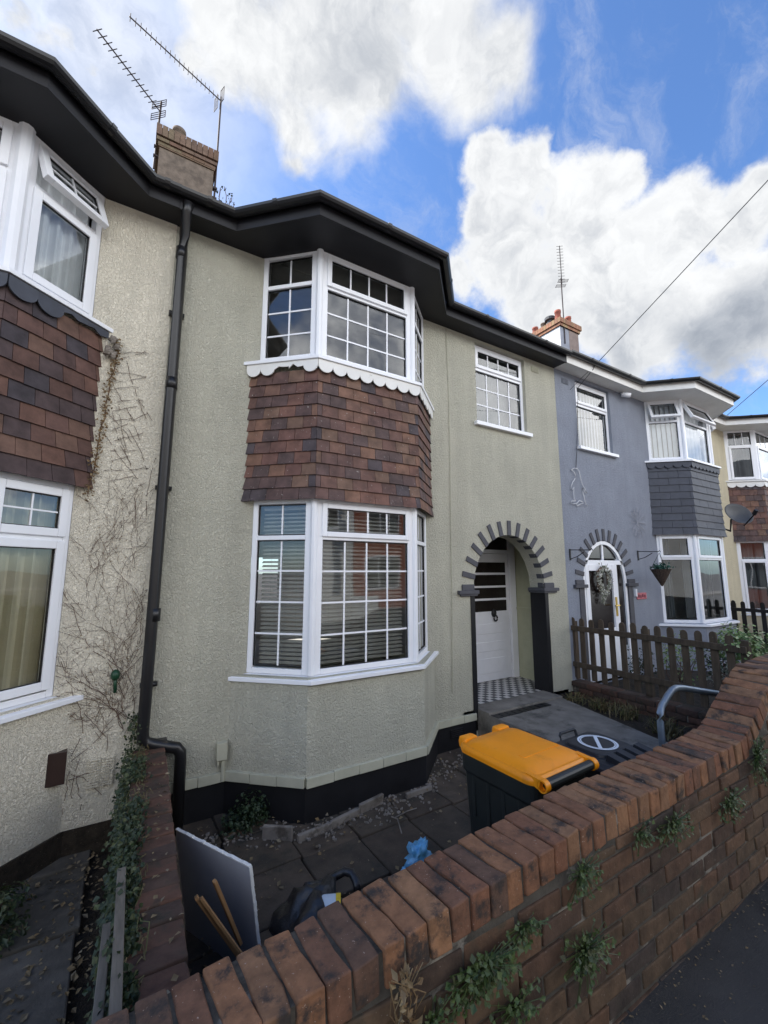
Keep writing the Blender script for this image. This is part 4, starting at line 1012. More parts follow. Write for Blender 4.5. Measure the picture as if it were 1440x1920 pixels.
# weeds rooted in the wall face
def weed(pos, spread, n, size, label, mat='weed_leaf', down=.5, name='weed', cat='weed'):
    n = n*(1.0 if 'bright' in label[:8] else .55)
    mb = MB(); p = Vector(pos)
    st = MB()
    for k in range(int(n*2.0)):
        cl = lambda v, m: max(-m, min(m, v))
        q = p + Vector((cl(random.gauss(0, spread[0]), 1.9*spread[0]), -abs(random.gauss(0, spread[1]))-.006, cl(random.gauss(0, spread[2]), 1.8*spread[2])))
        mb.leaf(q, size*.72*random.uniform(.45, 1.25), (random.gauss(0, .5), -1, random.gauss(.5, .4)), w=.85, tip=(random.gauss(0, 1), -.2, random.gauss(-down, .6)))
        if k % 1 == 0: mb.tube([p+Vector((0, .006, 0)), p.lerp(q, .5)+Vector((0, -.004, .006)), q], .0012, 3)
    return tag(mb.build(name, mat), label, cat, 'weeds growing out of the front wall')
random.seed(21)
WY0 = WO-.012
weed((.98, WY0, -1.17), (.07, .018, .028), 150, .028, 'bright green trailing weed under the coping near the centre of the front wall')
weed((1.16, WY0, -1.13), (.05, .014, .02), 60, .024, 'small green weed in the joint right of the bright trailing weed')
weed((.78, WY0, -1.23), (.035, .014, .04), 60, .026, 'dull green weed below the dry tuft on the front wall')
weed((1.46, WY0, -1.08), (.05, .016, .035), 80, .026, 'dark weed just under the coping beside a pale mortar joint')
weed((2.10, WY0, -1.10), (.075, .016, .035), 110, .024, 'feathery weed spreading along joints halfway up the right part of the wall')
weed((1.85, WY0, -1.06), (.04, .014, .03), 50, .022, 'little weed tuft close below the coping left of the feathery weed')
weed((1.45, WY0, -1.32), (.07, .02, .045), 130, .027, 'bushy dark green weed low on the front wall')
weed((1.10, WY0, -1.33), (.055, .016, .035), 70, .026, 'dark weed in a low joint left of the bushy weed')
weed((2.65, WY0, -1.15), (.07, .016, .04), 100, .026, 'grey-green weed on the wall towards the ramp')
weed((3.02, WY0, -1.02), (.055, .02, .06), 120, .026, 'upright weed clump on the wall below the ramped coping')
weed((3.2, WY0, -1.13), (.05, .016, .03), 60, .026, 'low weed right of the upright clump below the ramp')
mb = MB()
for k in range(70):
    q = Vector((.69+random.gauss(0, .02), WY0-.01-abs(random.gauss(0, .014)), -1.10+random.uniform(-.10, .05)))
    mb.leaf(q, random.uniform(.012, .035), (random.gauss(0, .6), -1, random.gauss(0, .5)), w=.5)
for k in range(10): mb.tube([(.69+random.gauss(0, .015), WY0, -1.20), (.69+random.gauss(0, .025), WY0-.02, -1.12), (.69+random.gauss(0, .03), WY0-.025, -1.04)], .0015, 4)
tag(mb.build('dry_weed', 'dry_leaf'), 'withered brown weed tuft hanging on the front wall below the coping', 'weed', 'weeds growing out of the front wall')

# ================================================================== SIDE WALL between the two gardens
sw_ = thing('garden_wall', 'low old brick wall dividing the two front gardens, ivy along its top', 'wall', (.18, -1.4, PATIO))
def swx(y): return .316+(.255-.316)*(y+.06)/(-2.6)*1.0
SZ = -1.36
mb = MB(); random.seed(4); y = -.10; k = 0
while y > -2.68:
    xr = swx(y); k += 1
    mb.rbrick((xr-.108, y-.05, SZ-.034+random.uniform(-.004, .003)), (Vector((1, random.uniform(-.03, .03), random.uniform(-.03, .02))), Vector((0, 1, random.uniform(-.02, .02))), Vector((0, 0, 1))), (.108, .0505, .033), bev=.008, jit=.006, seed=k+50); y -= .1045
mb.build('coping', 'old_brick', sw_, smooth='wn')
mb = MB()
for r in range(8):
    y = -.09 - (.11 if r % 2 else 0); z = SZ-.075*(r+1)-.032
    while y > -2.62:
        L = min(.215, y+2.68); xr = swx(y-.1)
        mb.rbrick((xr-.108, y-L/2, z), (Vector((1, 0, 0)), Vector((0, 1, 0)), Vector((0, 0, 1))), (.104, L/2-.004, .032), bev=.006, jit=.005, seed=r*40+int(-y*9)); y -= .2265
mb.build('brickwork', 'old_brick', sw_, smooth=True)
mb = MB(); mb.prism([(swx(-.05)-.205, -.02, PATIO-.05), (swx(-.05)-.01, -.02, PATIO-.05), (swx(-2.7)-.01, -2.70, PATIO-.05), (swx(-2.7)-.205, -2.70, PATIO-.05)], (0, 0, SZ-.02-PATIO+.05))
mb.box(.14, .33, -.12, -.01, SZ-.05, SZ+.03); mb.build('mortar', 'mortar', sw_)
# ivy over the left edge of that wall
iv = thing('ivy', 'green ivy hanging over the left side of the dividing wall', 'plant', (.05, -1.2, PATIO))
mb = MB(); st = MB(); random.seed(31)
for k in range(7000):
    t = random.random()**1.0; y = -.12-2.30*t; xr = swx(y)-.215
    thick = (.045 if t < .55 else .03)
    top = random.random() < .40
    if top: q = Vector((xr+.02+random.gauss(0, thick*.75), y, SZ+.015+abs(random.gauss(0, .022))*(1.4 if t < .45 else .8)))
    else: q = Vector((xr-.01-abs(random.gauss(0, .028)), y, SZ+.02-random.random()**1.2*.60))
    if noise.noise(Vector((y*5, q.z*5, 3))) < (-.12 if top else -.30): continue
    mb.leaf(q, random.uniform(.012, .034), (-.6+random.gauss(0, .5), random.gauss(-.4, .5), random.gauss(.6, .4)), w=.85, tip=(random.gauss(-.3, .6), random.gauss(0, .7), random.gauss(-.6, .5)))
for k in range(260):     # taller tuft against the house, by the downpipe
    mb.leaf((.11+random.gauss(0, .035), -.07+random.gauss(0, .03), SZ+random.uniform(-.05, .26)), random.uniform(.012, .03), (random.gauss(-.2, .5), -1, random.gauss(.3, .4)), w=.8)
mb.build('foliage', 'ivy_leaf', iv)
for k in range(60):
    y = -.1-random.random()*2.2; x = swx(y)-.19; p = [(x+.04, y, SZ+.015)]
    for j in range(7): p.append((p[-1][0]+random.gauss(-.006, .015), p[-1][1]+random.gauss(0, .04), p[-1][2]+random.gauss(.0, .014) - (.05 if j > 3 else 0)))
    st.tube(p, .0022, 4)
st.build('stem', 'grass_blade', iv)
# weathered battens lying on the wall
def stick(path, w, h, mat, label, cat, name, group=None):
    a, b = Vector(path[0]), Vector(path[1]); t = (b-a).normalized(); s = t.cross(Vector((0, 0, 1))).normalized(); n = s.cross(t)
    def F(u, v, z): return a + t*u + s*v + n*z
    mb = MB().lbox(F, 0, (b-a).length, -w/2, w/2, -h/2, h/2)
    return tag(mb.build(name, mat, bevel=.003), label, cat, group)
stick(((.052, -1.62, SZ+.035), (.048, -2.55, SZ+.06)), .034, .022, 'grey_wood', 'weathered grey batten lying along the ivy-covered dividing wall, nearer the wall top', 'batten', 'timber_batten', 'old battens on the dividing wall')
stick(((.012, -1.90, SZ+.01), (.0, -2.60, SZ+.02)), .03, .02, 'grey_wood', 'darker grey batten on the outer edge of the dividing wall, half under ivy', 'batten', 'timber_batten', 'old battens on the dividing wall')

# ================================================================== dead creeper on the cream wall
vn = thing('climbing_plant', 'bare brown creeper stems fanned out over the cream wall beside the downpipe', 'plant', (-.08, -.02, SZ))
mb = MB(); lf = MB(); random.seed(17)
YV = -.012
def grow(x, z, ang, n, step, wob, r, depth=0, curl=0.):
    p = [(x, YV-random.uniform(0, .008), z)]
    for i in range(n):
        ang += random.gauss(0, wob)+curl; x += math.cos(ang)*step; z += math.sin(ang)*step
        if x > .115 or z > 1.95 or z < -1.75: break
        xe = -.44 if z < .7 else -.34
        if x < xe: break
        p.append((x, YV-random.uniform(0, .008), z))
        if depth < 2 and random.random() < (.36 if depth == 0 else .18):
            grow(x, z, ang+random.choice((-1, 1))*random.uniform(.4, 1.0), random.randint(3, 9), step*.8, .14, r*.65, depth+1)
        if random.random() < .22: lf.leaf((x+random.gauss(0, .008), YV-.012, z), random.uniform(.006, .014), (random.gauss(0, .5), -1, random.gauss(0, .5)))
    if len(p) > 2:
        # broken into dashes where the pads have dropped off
        i = 0
        while i < len(p)-1:
            j = min(len(p)-1, i+random.randint(1, 4)); mb.tube([p[i]]+[tuple((Vector(q)+Vector((random.gauss(0, .003), 0, random.gauss(0, .003))))) for q in p[i+1:j+1]], r, 4); i = j + (1 if random.random() < .5 else 0)
for k in range(27):
    a = R(90)+random.uniform(-.8, .85); grow(random.uniform(-.15, .08), -1.28+random.uniform(0, .5), a, random.randint(14, 36), .036, .19, random.uniform(.0011, .0021), 0, curl=-.016*math.copysign(1, a-R(90)))
for k in range(34):
    grow(random.uniform(-.40, .02), random.uniform(-1.0, .45), R(90)+random.uniform(-.6, .6), random.randint(8, 22), .033, .20, .0013, 1)
for k in range(14):
    grow(-.24+random.uniform(-.05, .03), .72+k*.085, R(random.uniform(2, 35)), random.randint(4, 7), .045, .06, .0019, 2)
for k in range(12):
    grow(random.uniform(-.12, .08), random.uniform(.2, 1.4), R(random.uniform(95, 130)), random.randint(6, 13), .042, .07, .0019, 2)
for k in range(10):
    grow(random.uniform(-.3, -.02), -1.0-random.random()*.5, R(random.uniform(200, 330)), 8, .04, .14, .0019, 2)
p = []
for i in range(24):
    t = i/23; p.append((-.345+.10*t+random.gauss(0, .006), YV-.012, .60+1.32*t))
mb.tube(p, .005, 5)
for i in range(330):
    t = random.random()**.9; lf.leaf((-.35+.105*t+random.gauss(0, .017), YV-.008-random.random()*.03, .55+1.37*t+random.gauss(0, .02)), random.uniform(.01, .034), (random.gauss(0, .5), -1, random.gauss(0, .5)))
mb.build('stem', 'dead_stem', vn); lf.build('dry_foliage', 'dry_leaf', vn)
mb = MB(); q = (-.06, -.03, -.80)
mb.loft([[(q[0]+r*math.cos(2*math.pi*k/12), q[1]-y, q[2]+r*1.3*math.sin(2*math.pi*k/12)) for k in range(12)] for r, y in ((.03, -.02), (.032, .01), (.02, .03), (.004, .034))]); mb.tube([(q[0], q[1], q[2]), (q[0]+.008, q[1]-.01, q[2]-.13)], .012, 8)
tag(mb.build('hose_hook', pm('green_plastic', (.012, .05, .025), rough=.4), smooth=True), 'dark green plastic hook screwed to the cream wall among creeper stems', 'hook')

# ================================================================== BINS
ob = thing('wheelie_bin', 'black wheelie bin with a bright orange lid behind the front wall', 'bin', (1.99, -2.25, PATIO))
def wheelie(o, cx, cy, z0, z1, w, d, lidmat, bodymat, yaw, lid):
    c, s = math.cos(yaw), math.sin(yaw)
    def F(a, b, z): return Vector((cx+a*c-b*s, cy+a*s+b*c, z))
    W, Dp = w/2, d/2
    rings = [rring(F, 0, 0, W*.80, Dp*.78, .05, z0+.03), rring(F, 0, 0, W*.82, Dp*.80, .05, z0+.10), rring(F, 0, 0, W*.95, Dp*.95, .05, z1-.13), rring(F, 0, 0, W*1.0, Dp*.99, .05, z1-.11), rring(F, 0, 0, W*1.02, Dp*1.0, .05, z1-.012), rring(F, 0, 0, W*.97, Dp*.96, .05, z1-.012)]
    body = MB().loft(rings)
    for k in (-.5, .0, .5): body.lbox(F, W*k-.012, W*k+.012, Dp*.8, Dp*.985, z0+.55, z1-.13)
    for k in (-.6, -.2, .2, .6): body.lbox(F, W*.80, W*.965, Dp*k-.01, Dp*k+.01, z1-.34, z1-.12); body.lbox(F, -W*.965, -W*.80, Dp*k-.01, Dp*k+.01, z1-.34, z1-.12)
    body.build('body', bodymat, o, smooth=False, bevel=.004)
    # handle tube at the hinge side (towards the street)
    hb = MB(); hy = -Dp-.035; hz = z1-.005
    hb.tube([F(-W*.83, hy, hz), F(W*.83, hy, hz)], .024, 14)
    for k in (-.38, .38): hb.tube([F(W*k-.012, hy, hz), F(W*k+.012, hy, hz)], .0235, 14); hb.lbox(F, W*k-.03, W*k+.03, hy, -Dp+.03, hz-.035, hz-.012)
    hb.build('handle', bodymat, o, smooth=False)
    L = lid(F, W, Dp, z1, hy, hz)
    for sx in (-1, 1):
        wb = MB(); wb.loft([[F(sx*W*.86+dx, -Dp*.72+.10*q*math.cos(2*math.pi*k/18), z0+.10+.10*q*math.sin(2*math.pi*k/18)) for k in range(18)] for dx, q in ((-.022, .7), (-.022, 1), (.022, 1), (.022, .7))])
        wb.build('wheel', 'black_metal', o)
    return L
def lid_orange(F, W, Dp, z1, hy, hz):
    m = MB()
    prof = [(1.03, -.022, 0), (1.045, -.004, 0), (1.03, .012, 0), (.985, .020, 0), (.955, .017, 0), (.92, .020, 0), (.86, .034, 0), (.60, .044, 0), (.2, .048, 0)]
    m.loft([rring(F, 0, 0, W*a, Dp*(a+.005), max(.02, .065*a), z1+b, 7) for a, b, _ in prof], cap0=True)
    # front grips
    for k in (-.62, .62):
        x = W*k; m.loft([rring(F, x, Dp*1.03, hx, hy_, .012, z1+zz, 4) for hx, hy_, zz in ((.052, .030, -.02), (.055, .034, .012), (.050, .030, .034), (.035, .018, .040))])
    # hinge knuckles
    for sx in (-1, 1):
        x = sx*W*.90; m.loft([[F(x+dx, hy+q*math.cos(2*math.pi*k/16), hz+q*math.sin(2*math.pi*k/16)) for k in range(16)] for dx, q in ((-.016, .022), (-.016, .030), (.016, .030), (.016, .022))], False, False)
        m.prism([F(x-.016, hy+.008, hz+.027), F(x-.016, -Dp+.06, z1+.026), F(x-.016, -Dp+.06, z1-.006), F(x-.016, hy+.02, hz-.022)], F(.032, 0, 0)-F(0, 0, 0))
    # raised label bar
    m.loft([rring(F, .02, -Dp*.40, hx, hy_, .008, z1+zz, 4) for hx, hy_, zz in ((.155, .026, .030), (.152, .023, .0475), (.146, .018, .0475))])
    return m.build('lid', 'orange_plastic', ob, smooth=True)
wheelie(ob, 1.985, -2.205, PATIO, -1.03, .47, .53, 'orange_plastic', 'bin_black', R(3.0), lid_orange)
for o in ob.children:
    if o.name.startswith('lid'):
        for p in o.data.polygons: p.use_smooth = True
        md = o.modifiers.new('split', 'EDGE_SPLIT'); md.split_angle = R(50)
bb_ = thing('wheelie_bin', 'black wheelie bin with a round white no-symbol sticker on its lid', 'bin', (2.68, -2.2, PATIO))
def lid_black(F, W, Dp, z1, hy, hz):
    m = MB()
    prof = [(1.03, -.022), (1.05, -.004), (1.03, .010), (.97, .016), (.90, .030), (.80, .036)]
    m.loft([rring(F, 0, 0, W*a, Dp*a, .06*a, z1+b, 7) for a, b in prof])
    m.loft([rring(F, 0, Dp*.25, W*.72*a, Dp*.5*a, .05, z1+b, 6) for a, b in ((1, .034), (.97, .052), (.9, .054))])
    for k in (-.62, -.2, .2, .62): m.prism([F(W*k-.03, -Dp*.98, z1+.002), F(W*k-.03, -Dp*.30, z1+.036), F(W*k-.03, -Dp*.34, z1+.075), F(W*k-.03, -Dp*.90, z1+.05)], F(.06, 0, 0)-F(0, 0, 0))
    m.tube([F(-.085, Dp*.99, z1+.01), F(-.085, Dp*1.02, z1+.045), F(-.075, Dp*1.03, z1+.055), F(.075, Dp*1.03, z1+.055), F(.085, Dp*1.02, z1+.045), F(.085, Dp*.99, z1+.01)], .010, 8)
    L = m.build('lid', 'bin_lid_black', bb_, bevel=.003)
    s = MB(); c = (0, Dp*.25); zz = z1+.0565; r1 = .120
    def ring(r0, r1):
        n = 40
        for k in range(n):
            a, b = 2*math.pi*k/n, 2*math.pi*(k+1)/n
            s.quad(F(c[0]+r0*math.cos(a), c[1]+r0*math.sin(a), zz), F(c[0]+r1*math.cos(a), c[1]+r1*math.sin(a), zz), F(c[0]+r1*math.cos(b), c[1]+r1*math.sin(b), zz), F(c[0]+r0*math.cos(b), c[1]+r0*math.sin(b), zz))
    ring(r1*.885, r1*1.0); ring(r1*.80, r1*.865)
    q = R(41); d = Vector((math.cos(q), math.sin(q))); nn = Vector((-d.y, d.x))*.011
    e = [Vector(c)-d*r1*.87-nn, Vector(c)+d*r1*.87-nn, Vector(c)+d*r1*.87+nn, Vector(c)-d*r1*.87+nn]
    s.quad(*[F(v.x, v.y, zz+.0006) for v in e])
    s.build('sticker', 'sticker', L)
    return L
wheelie(bb_, 2.655, -2.31, PATIO, -1.15, .47, .56, 'bin_lid_black', 'bin_black', R(1.0), lid_black)

# ================================================================== path, handrail, beds, fence
mb = MB().prism([(3.70, -.205, -1.678), (5.10, -.02, -1.678), (5.06, .0, -1.678), (3.70, .0, -1.678)], (0, 0, -.4)) if False else MB()
mb.prism([(3.70, -.01, -1.674), (3.70, -2.69, -1.674), (4.55, -2.69, -1.674), (4.66, -1.55, -1.674), (5.08, -.01, -1.674)], (0, 0, -.42)); tag(mb.build('path', 'concrete'), kind='structure')
mb = MB()
for k in range(9): mb.box(3.71+k*.105, 3.80+k*.105, -.33, -.22, -1.673, -1.667)
tag(mb.build('drain_grate', 'black_metal'), 'narrow dark drain grate set in the path below the porch step', 'drain')
sheet('bed_soil', 'soil', 4.5, 5.5, -2.70, .0, -1.745)
sheet('neighbour_garden', 'soil', 5.5, 60, -2.70, .0, -1.70)
lw = thing('garden_wall', 'knee-high dark brick wall carrying the brown picket fence', 'wall', (5.6, -1.3, -1.76))
mb = MB(); random.seed(8)
for r in range(3):
    y = .0 - (.11 if r % 2 else 0)
    while y > -2.6:
        L = min(.215, y+2.7); mb.rbrick((5.61, y-L/2, -1.74+.075*r), (Vector((0, 1, 0)), Vector((1, 0, 0)), Vector((0, 0, 1))), (L/2-.004, .105, .034), bev=.006, jit=.004, seed=r*30+int(-y*8)); y -= .2265
mb.build('brickwork', 'old_brick', lw, smooth=True)
MB().box(5.53, 5.69, -2.68, -.01, -1.79, -1.562).build('mortar', 'mortar', lw)
def picket_fence(y0, y1, x, ztop, zbot, pitch, label, mat, th=.018, w=.075):
    o = thing('picket_fence', label, 'fence', (x, (y0+y1)/2, zbot)); n = int((y0-y1)/pitch)
    for i in range(n+1):
        y = y0-i*pitch; zt = ztop+random.uniform(-.012, .012); pts = [(x-.028, y-w/2, zbot), (x-.028, y+w/2, zbot), (x-.028, y+w/2, zt-.045)] + [(x-.028, y+w/2*math.cos(R(a)), zt-.045+.045*math.sin(R(a))) for a in (30, 60, 90, 120, 150)] + [(x-.028, y-w/2, zt-.045)]
        MB().prism(pts, (-th, 0, 0)).build('picket', mat, o, bevel=.003)
    for z in (zbot+(ztop-zbot)*.22, zbot+(ztop-zbot)*.82):
        MB().box(x-.052-th*0-.03, x-.0465, y1-.05, y0+.05, z-.035, z+.035).build('rail', mat, o, bevel=.004)
    for y in (y0+.02, (y0+y1)/2, y1-.02): MB().box(x-.026, x+.05, y-.038, y+.038, zbot-.03, ztop-.06).build('post', mat, o, bevel=.004)
    return o
random.seed(9)
picket_fence(.0, -2.0, 5.66, -.675, -1.52, .146, 'weathered dark brown picket fence on a low brick wall beside the grey house', 'fence_wood')
picket_fence(-.05, -2.6, 11.0, -.62, -1.62, .16, 'near-black picket fence in front of the yellow house', 'black_wood')
# galvanised rail
hr = MB(); pr = [(3.115, -2.40, -1.68), (3.115, -2.40, -1.0), (3.12, -2.40, -.955), (3.15, -2.40, -.91), (3.24, -2.40, -.855), (3.30, -2.40, -.828), (3.36, -2.40, -.82), (3.45, -2.40, -.832), (3.62, -2.42, -.868), (3.92, -2.46, -.93)]
tag(hr.tube(pr, .021, 14).build('handrail', 'galv', smooth=True), 'bent grey galvanised tube handrail rising behind the front wall', 'handrail')
# grassy strip
def tuft(mb, c, n, h, spread, lean=.5):
    for k in range(n):
        b = Vector((c[0]+random.gauss(0, spread), c[1]+random.gauss(0, spread), c[2])); d = Vector((random.gauss(0, lean), random.gauss(0, lean), 1)).normalized(); hh = h*random.uniform(.5, 1.1); w = Vector((-d.y, d.x, 0)).normalized()*.006 if (abs(d.x)+abs(d.y)) > 1e-4 else Vector((.006, 0, 0))
        m = b+d*hh*.6; t = b+d*hh+Vector((d.x, d.y, -.4))*hh*.35
        mb.add([b-w, b+w, m+w*.8, m-w*.8, t], ((0, 1, 2, 3), (3, 2, 4)))
random.seed(41)
for (x, y, n, h, lab) in ((5.22, -.25, 70, .16, 'tuft of brown grass in the bed nearest the house wall'), (5.25, -.62, 90, .20, 'larger brown and green grass tuft in the middle of the bed'), (5.2, -.95, 80, .22, 'strappy green-brown tuft in the bed left of the handrail'), (5.05, -1.45, 110, .24, 'wide brown grass clump behind the handrail'), (4.85, -1.9, 80, .2, 'low grass clump at the street end of the bed')):
    mb = MB(); tuft(mb, (x, y, -1.745), n, h, .07); 
    for k in range(40): mb.leaf((x+random.gauss(0, .09), y+random.gauss(0, .09), -1.73+abs(random.gauss(0, .05))), random.uniform(.02, .05))
    tag(mb.build('grass_tuft', 'grass_blade'), lab, 'plant', 'tufts in the narrow bed')
# shrubs
def shrub(c, rad, n, size, mat, label, group=None, name='shrub', zmin=-1.70):
    o = thing(name, label, 'plant', (c[0], c[1], zmin), group); mb = MB(); cc = Vector(c)
    lobes = [(cc+Vector((random.gauss(0, rad[0]*.45), random.gauss(0, rad[1]*.45), random.gauss(0, rad[2]*.35))), random.uniform(.45, .75)) for _ in range(9)]
    for k in range(n):
        l, s = random.choice(lobes); d = Vector((random.gauss(0, 1), random.gauss(0, 1), random.gauss(0, 1))).normalized()*random.random()**.4*s
        p = l+Vector((d.x*rad[0], d.y*rad[1], d.z*rad[2]))
        if p.z < zmin+.03: continue
        mb.leaf(p, size*random.uniform(.6, 1.3), (d.x+random.gauss(0, .5), d.y+random.gauss(0, .5), d.z+.6), w=.7)
    mb.build('foliage', mat, o)
    st = MB()
    for k in range(9):
        l, s = random.choice(lobes); a = Vector((c[0]+random.gauss(0, .03), c[1]+random.gauss(0, .03), zmin-.02)); st.tube([a, a.lerp(l, .5)+Vector((random.gauss(0, .03), random.gauss(0, .03), 0)), l], [.008, .006, .003], 5)
    st.build('stem', 'dead_stem', o)
    return o
random.seed(51)
shrub((6.35, -2.0, -1.02), (.50, .40, .34), 4200, .042, 'bush_leaf', 'variegated cream and green shrub beyond the ramped end of the front wall')
shrub((6.05, -1.72, -1.22), (.2, .16, .24), 500, .04, 'wreath_white', 'pale sprig of whitish leaves at the left edge of the variegated shrub')
for (x, y, z, r, n, mt, lab) in ((6.6, -.35, -1.35, .22, 420, 'dark_leaf', 'dark shrub behind the fence in front of the white arched door'), (7.0, -.75, -1.25, .24, 520, 'bush_leaf', 'speckled light green shrub behind the middle of the brown fence'), (7.4, -1.1, -1.4, .25, 500, 'dark_leaf', 'low dark shrub behind the fence under the slate-hung bay'), (11.6, -.9, -.95, .25, 420, 'weed_leaf', 'yellow-green shrub beside the near-black fence')):
    shrub((x, y, z), (r, r, r*1.3), n, .04, mt, lab)

# ================================================================== clutter on the patio
# sheet of plasterboard leaning against the dividing wall
pb = thing('board', 'large pale grey plasterboard sheet with a torn white edge, standing on end on the patio', 'board', (.45, -1.45, PATIO))
a = Vector((.318, -1.13, -1.475)); b = Vector((.600, -1.690, -1.455)); dn = Vector((.09, .02, -.56)).normalized()*.585
t = (b-a).normalized(); nn = t.cross(dn.normalized()).normalized()
mb = MB().prism([a, b, b+dn, a+dn], nn*.012); mb.build('panel', 'plasterboard', pb)
mb = MB(); k = 24
for (p, q) in ((a, b), (b, b+dn)):
    for i in range(k):
        u, v = p.lerp(q, i/k), p.lerp(q, (i+1)/k); w = .004+random.random()*.005; out = (-dn.normalized() if p is a else t)
        mb.prism([u-nn*.002, v-nn*.002, v-nn*.002+out*w, u-nn*.002+out*w*random.uniform(.6, 1.2)], nn*.016)
mb.build('torn_edge', 'plaster_edge', pb)
SG = 'broken timber offcuts in the black sack'
stick(((.352, -1.735, -1.47), (.575, -1.72, -1.83)), .022, .016, 'pine', 'long thin pine batten leaning left of the plasterboard', 'timber', 'timber_offcut', SG)
stick(((.372, -1.745, -1.475), (.60, -1.76, -1.83)), .018, .014, 'pine', 'second pine batten close against the long thin one', 'timber', 'timber_offcut', SG)
stick(((.432, -1.72, -1.44), (.58, -1.66, -1.80)), .024, .016, 'pine', 'pale timber offcut standing in front of the plasterboard face', 'timber', 'timber_offcut', SG)
stick(((.40, -1.98, -1.60), (.47, -2.22, -1.80)), .05, .014, 'pine', 'short wide orange-brown splinter among the pine battens', 'timber', 'timber_offcut', SG)
def blob(c, rad, mat, label, cat, name, seed, amp=.35, freq=6, parent=None, top=1):
    mb = MB(); n, m = 26, 16; rings = []
    for j in range(m+1):
        th = math.pi*j/m; ring = []
        for i in range(n):
            ph = 2*math.pi*i/n; d = Vector((math.sin(th)*math.cos(ph), math.sin(th)*math.sin(ph), math.cos(th)))
            k = 1+amp*noise.noise(d*freq*.35+Vector((seed, 0, 0)))+amp*.45*noise.noise(d*freq+Vector((0, seed, 0)))
            p = Vector((c[0]+d.x*rad[0]*k, c[1]+d.y*rad[1]*k, c[2]+d.z*rad[2]*k)); p.z = max(p.z, PATIO+.004); ring.append(p)
        rings.append(ring)
    mb.loft(rings)
    o = mb.build(name, mat, parent, smooth=True)
    return o if parent else tag(o, label, cat)
rb = thing('rubbish_sack', 'open black rubbish sack with a white and yellow tub showing in its mouth', 'sack', (.95, -1.78, PATIO))
blob((.93, -1.72, -1.86), (.21, .17, .20), 'bag_black', 0, 0, 'bag', 3.3, parent=rb)
rim = [(.93+.15*math.cos(R(a)), -1.72+.11*math.sin(R(a)), -1.70+.025*math.sin(R(a*3))) for a in range(-20, 141, 20)]
mb = MB(); mb.tube([(p[0]+.11, p[1]+.02, p[2]-.01) for p in rim], .022, 8); mb.build('rolled_rim', 'bag_black', rb, smooth=True)
tb = thing('tub', 'small white tub with a yellow band lying in the open black sack', 'tub', (1.0, -1.78, -1.75))
F = frame((.93, -1.76), (1.10, -1.84))
def cyl(F, u0, u1, r, z): return [[F(u, r*math.cos(2*math.pi*k/18), z+r*math.sin(2*math.pi*k/18)) for k in range(18)] for u in (u0, u1)]
MB().loft(cyl(F, .0, .10, .07, -1.735)).build('body', 'tub_white', tb, smooth=False); MB().loft(cyl(F, .1005, .125, .0715, -1.735)).build('lid', 'tub_yellow', tb)
blob((.36, -2.08, -1.83), (.10, .22, .20), 'bag_black', 'crumpled black sack in the corner under the timber offcuts', 'sack', 'rubbish_sack', 8.1)
blob((.56, -2.12, -1.86), (.12, .13, .14), 'bag_black', 'black sack slumped against the plasterboard', 'sack', 'rubbish_sack', 5.2)
blob((1.86, -1.36, -1.975), (.085, .06, .085), 'bag_blue', 'crumpled blue plastic carrier bag on the patio behind the front wall', 'bag', 'carrier_bag', 2.4, amp=.9, freq=5)
blob((1.69, -1.43, -2.0), (.04, .03, .03), 'bag_blue', 'scrap of blue plastic beside the carrier bag', 'scrap', 'plastic_scrap', 6.4, amp=.9, freq=5)
# edging stones round the bay bed
random.seed(61)
for (p, q, h, lab) in (((1.0, -.50), (1.19, -.64), .10, 'short pale edging stone standing up at the left of the bay bed'), ((1.22, -.675), (1.50, -.66), .055, 'low edging stone in front of the bay corner'), ((1.50, -.655), (1.78, -.60), .06, 'middle edging stone of the bay bed'), ((1.79, -.60), (2.05, -.545), .085, 'taller edging stone right of the middle one'), ((2.26, -.60), (2.56, -.585), .05, 'last edging stone at the right end of the bay bed')):
    F = frame(p, q); mb = MB(); mb.rbrick(F(F.w/2, 0, PATIO+h/2-.01), (F.u, F.n, Vector((random.uniform(-.08, .08), random.uniform(-.1, .1), 1))), (F.w/2, .016, h/2), bev=.006, jit=.008, seed=int(p[0]*90))
    tag(mb.build('edging_stone', 'edging', smooth=False), lab, 'edging stone', 'edging stones of the bay bed')
# bed soil and stones
mb = MB(); mb.poly([(.5, -.01, PATIO-.008), (.5, -.25, PATIO-.008), (1.0, -.52, PATIO-.008), (1.24, -.68, PATIO-.008), (1.8, -.61, PATIO-.008), (2.56, -.6, PATIO-.008), (3.3, -.25, PATIO-.008), (3.3, -.01, PATIO-.008)]); tag(mb.build('bed_soil', 'soil'), kind='structure')
mb = MB(); random.seed(71)
for k in range(420):
    a = random.random(); q = Vector((.6+2.7*a, -.30-.35*math.sin(min(1, a*1.1)*math.pi)+random.gauss(0, .09), PATIO+.006))
    if q.y > -.03: continue
    s = random.uniform(.004, .014); mb.rbrick(q, (Vector((1, random.gauss(0, .6), 0)), Vector((random.gauss(0, .6), 1, .1)), Vector((0, .1, 1))), (s, s*.8, s*.6), bev=s*.3)
tag(mb.build('pebbles', 'edging'), kind='stuff')
random.seed(81)
mb = MB(); n = 0
while n < 420:
    x = .35+3.1*random.random(); y = -2.6+2.5*random.random()
    dens = .25 + (1.0 if (x < 1.35 and y < -.9) else 0) + (.5 if y > -.85 else 0)
    if random.random()*1.5 > dens or (1.3 < x < 2.6 and y > -.5): continue
    mb.leaf((x, y, PATIO+.012+random.random()*.012), random.uniform(.012, .045), (random.gauss(0, .35), random.gauss(0, .35), 1), w=.7); n += 1
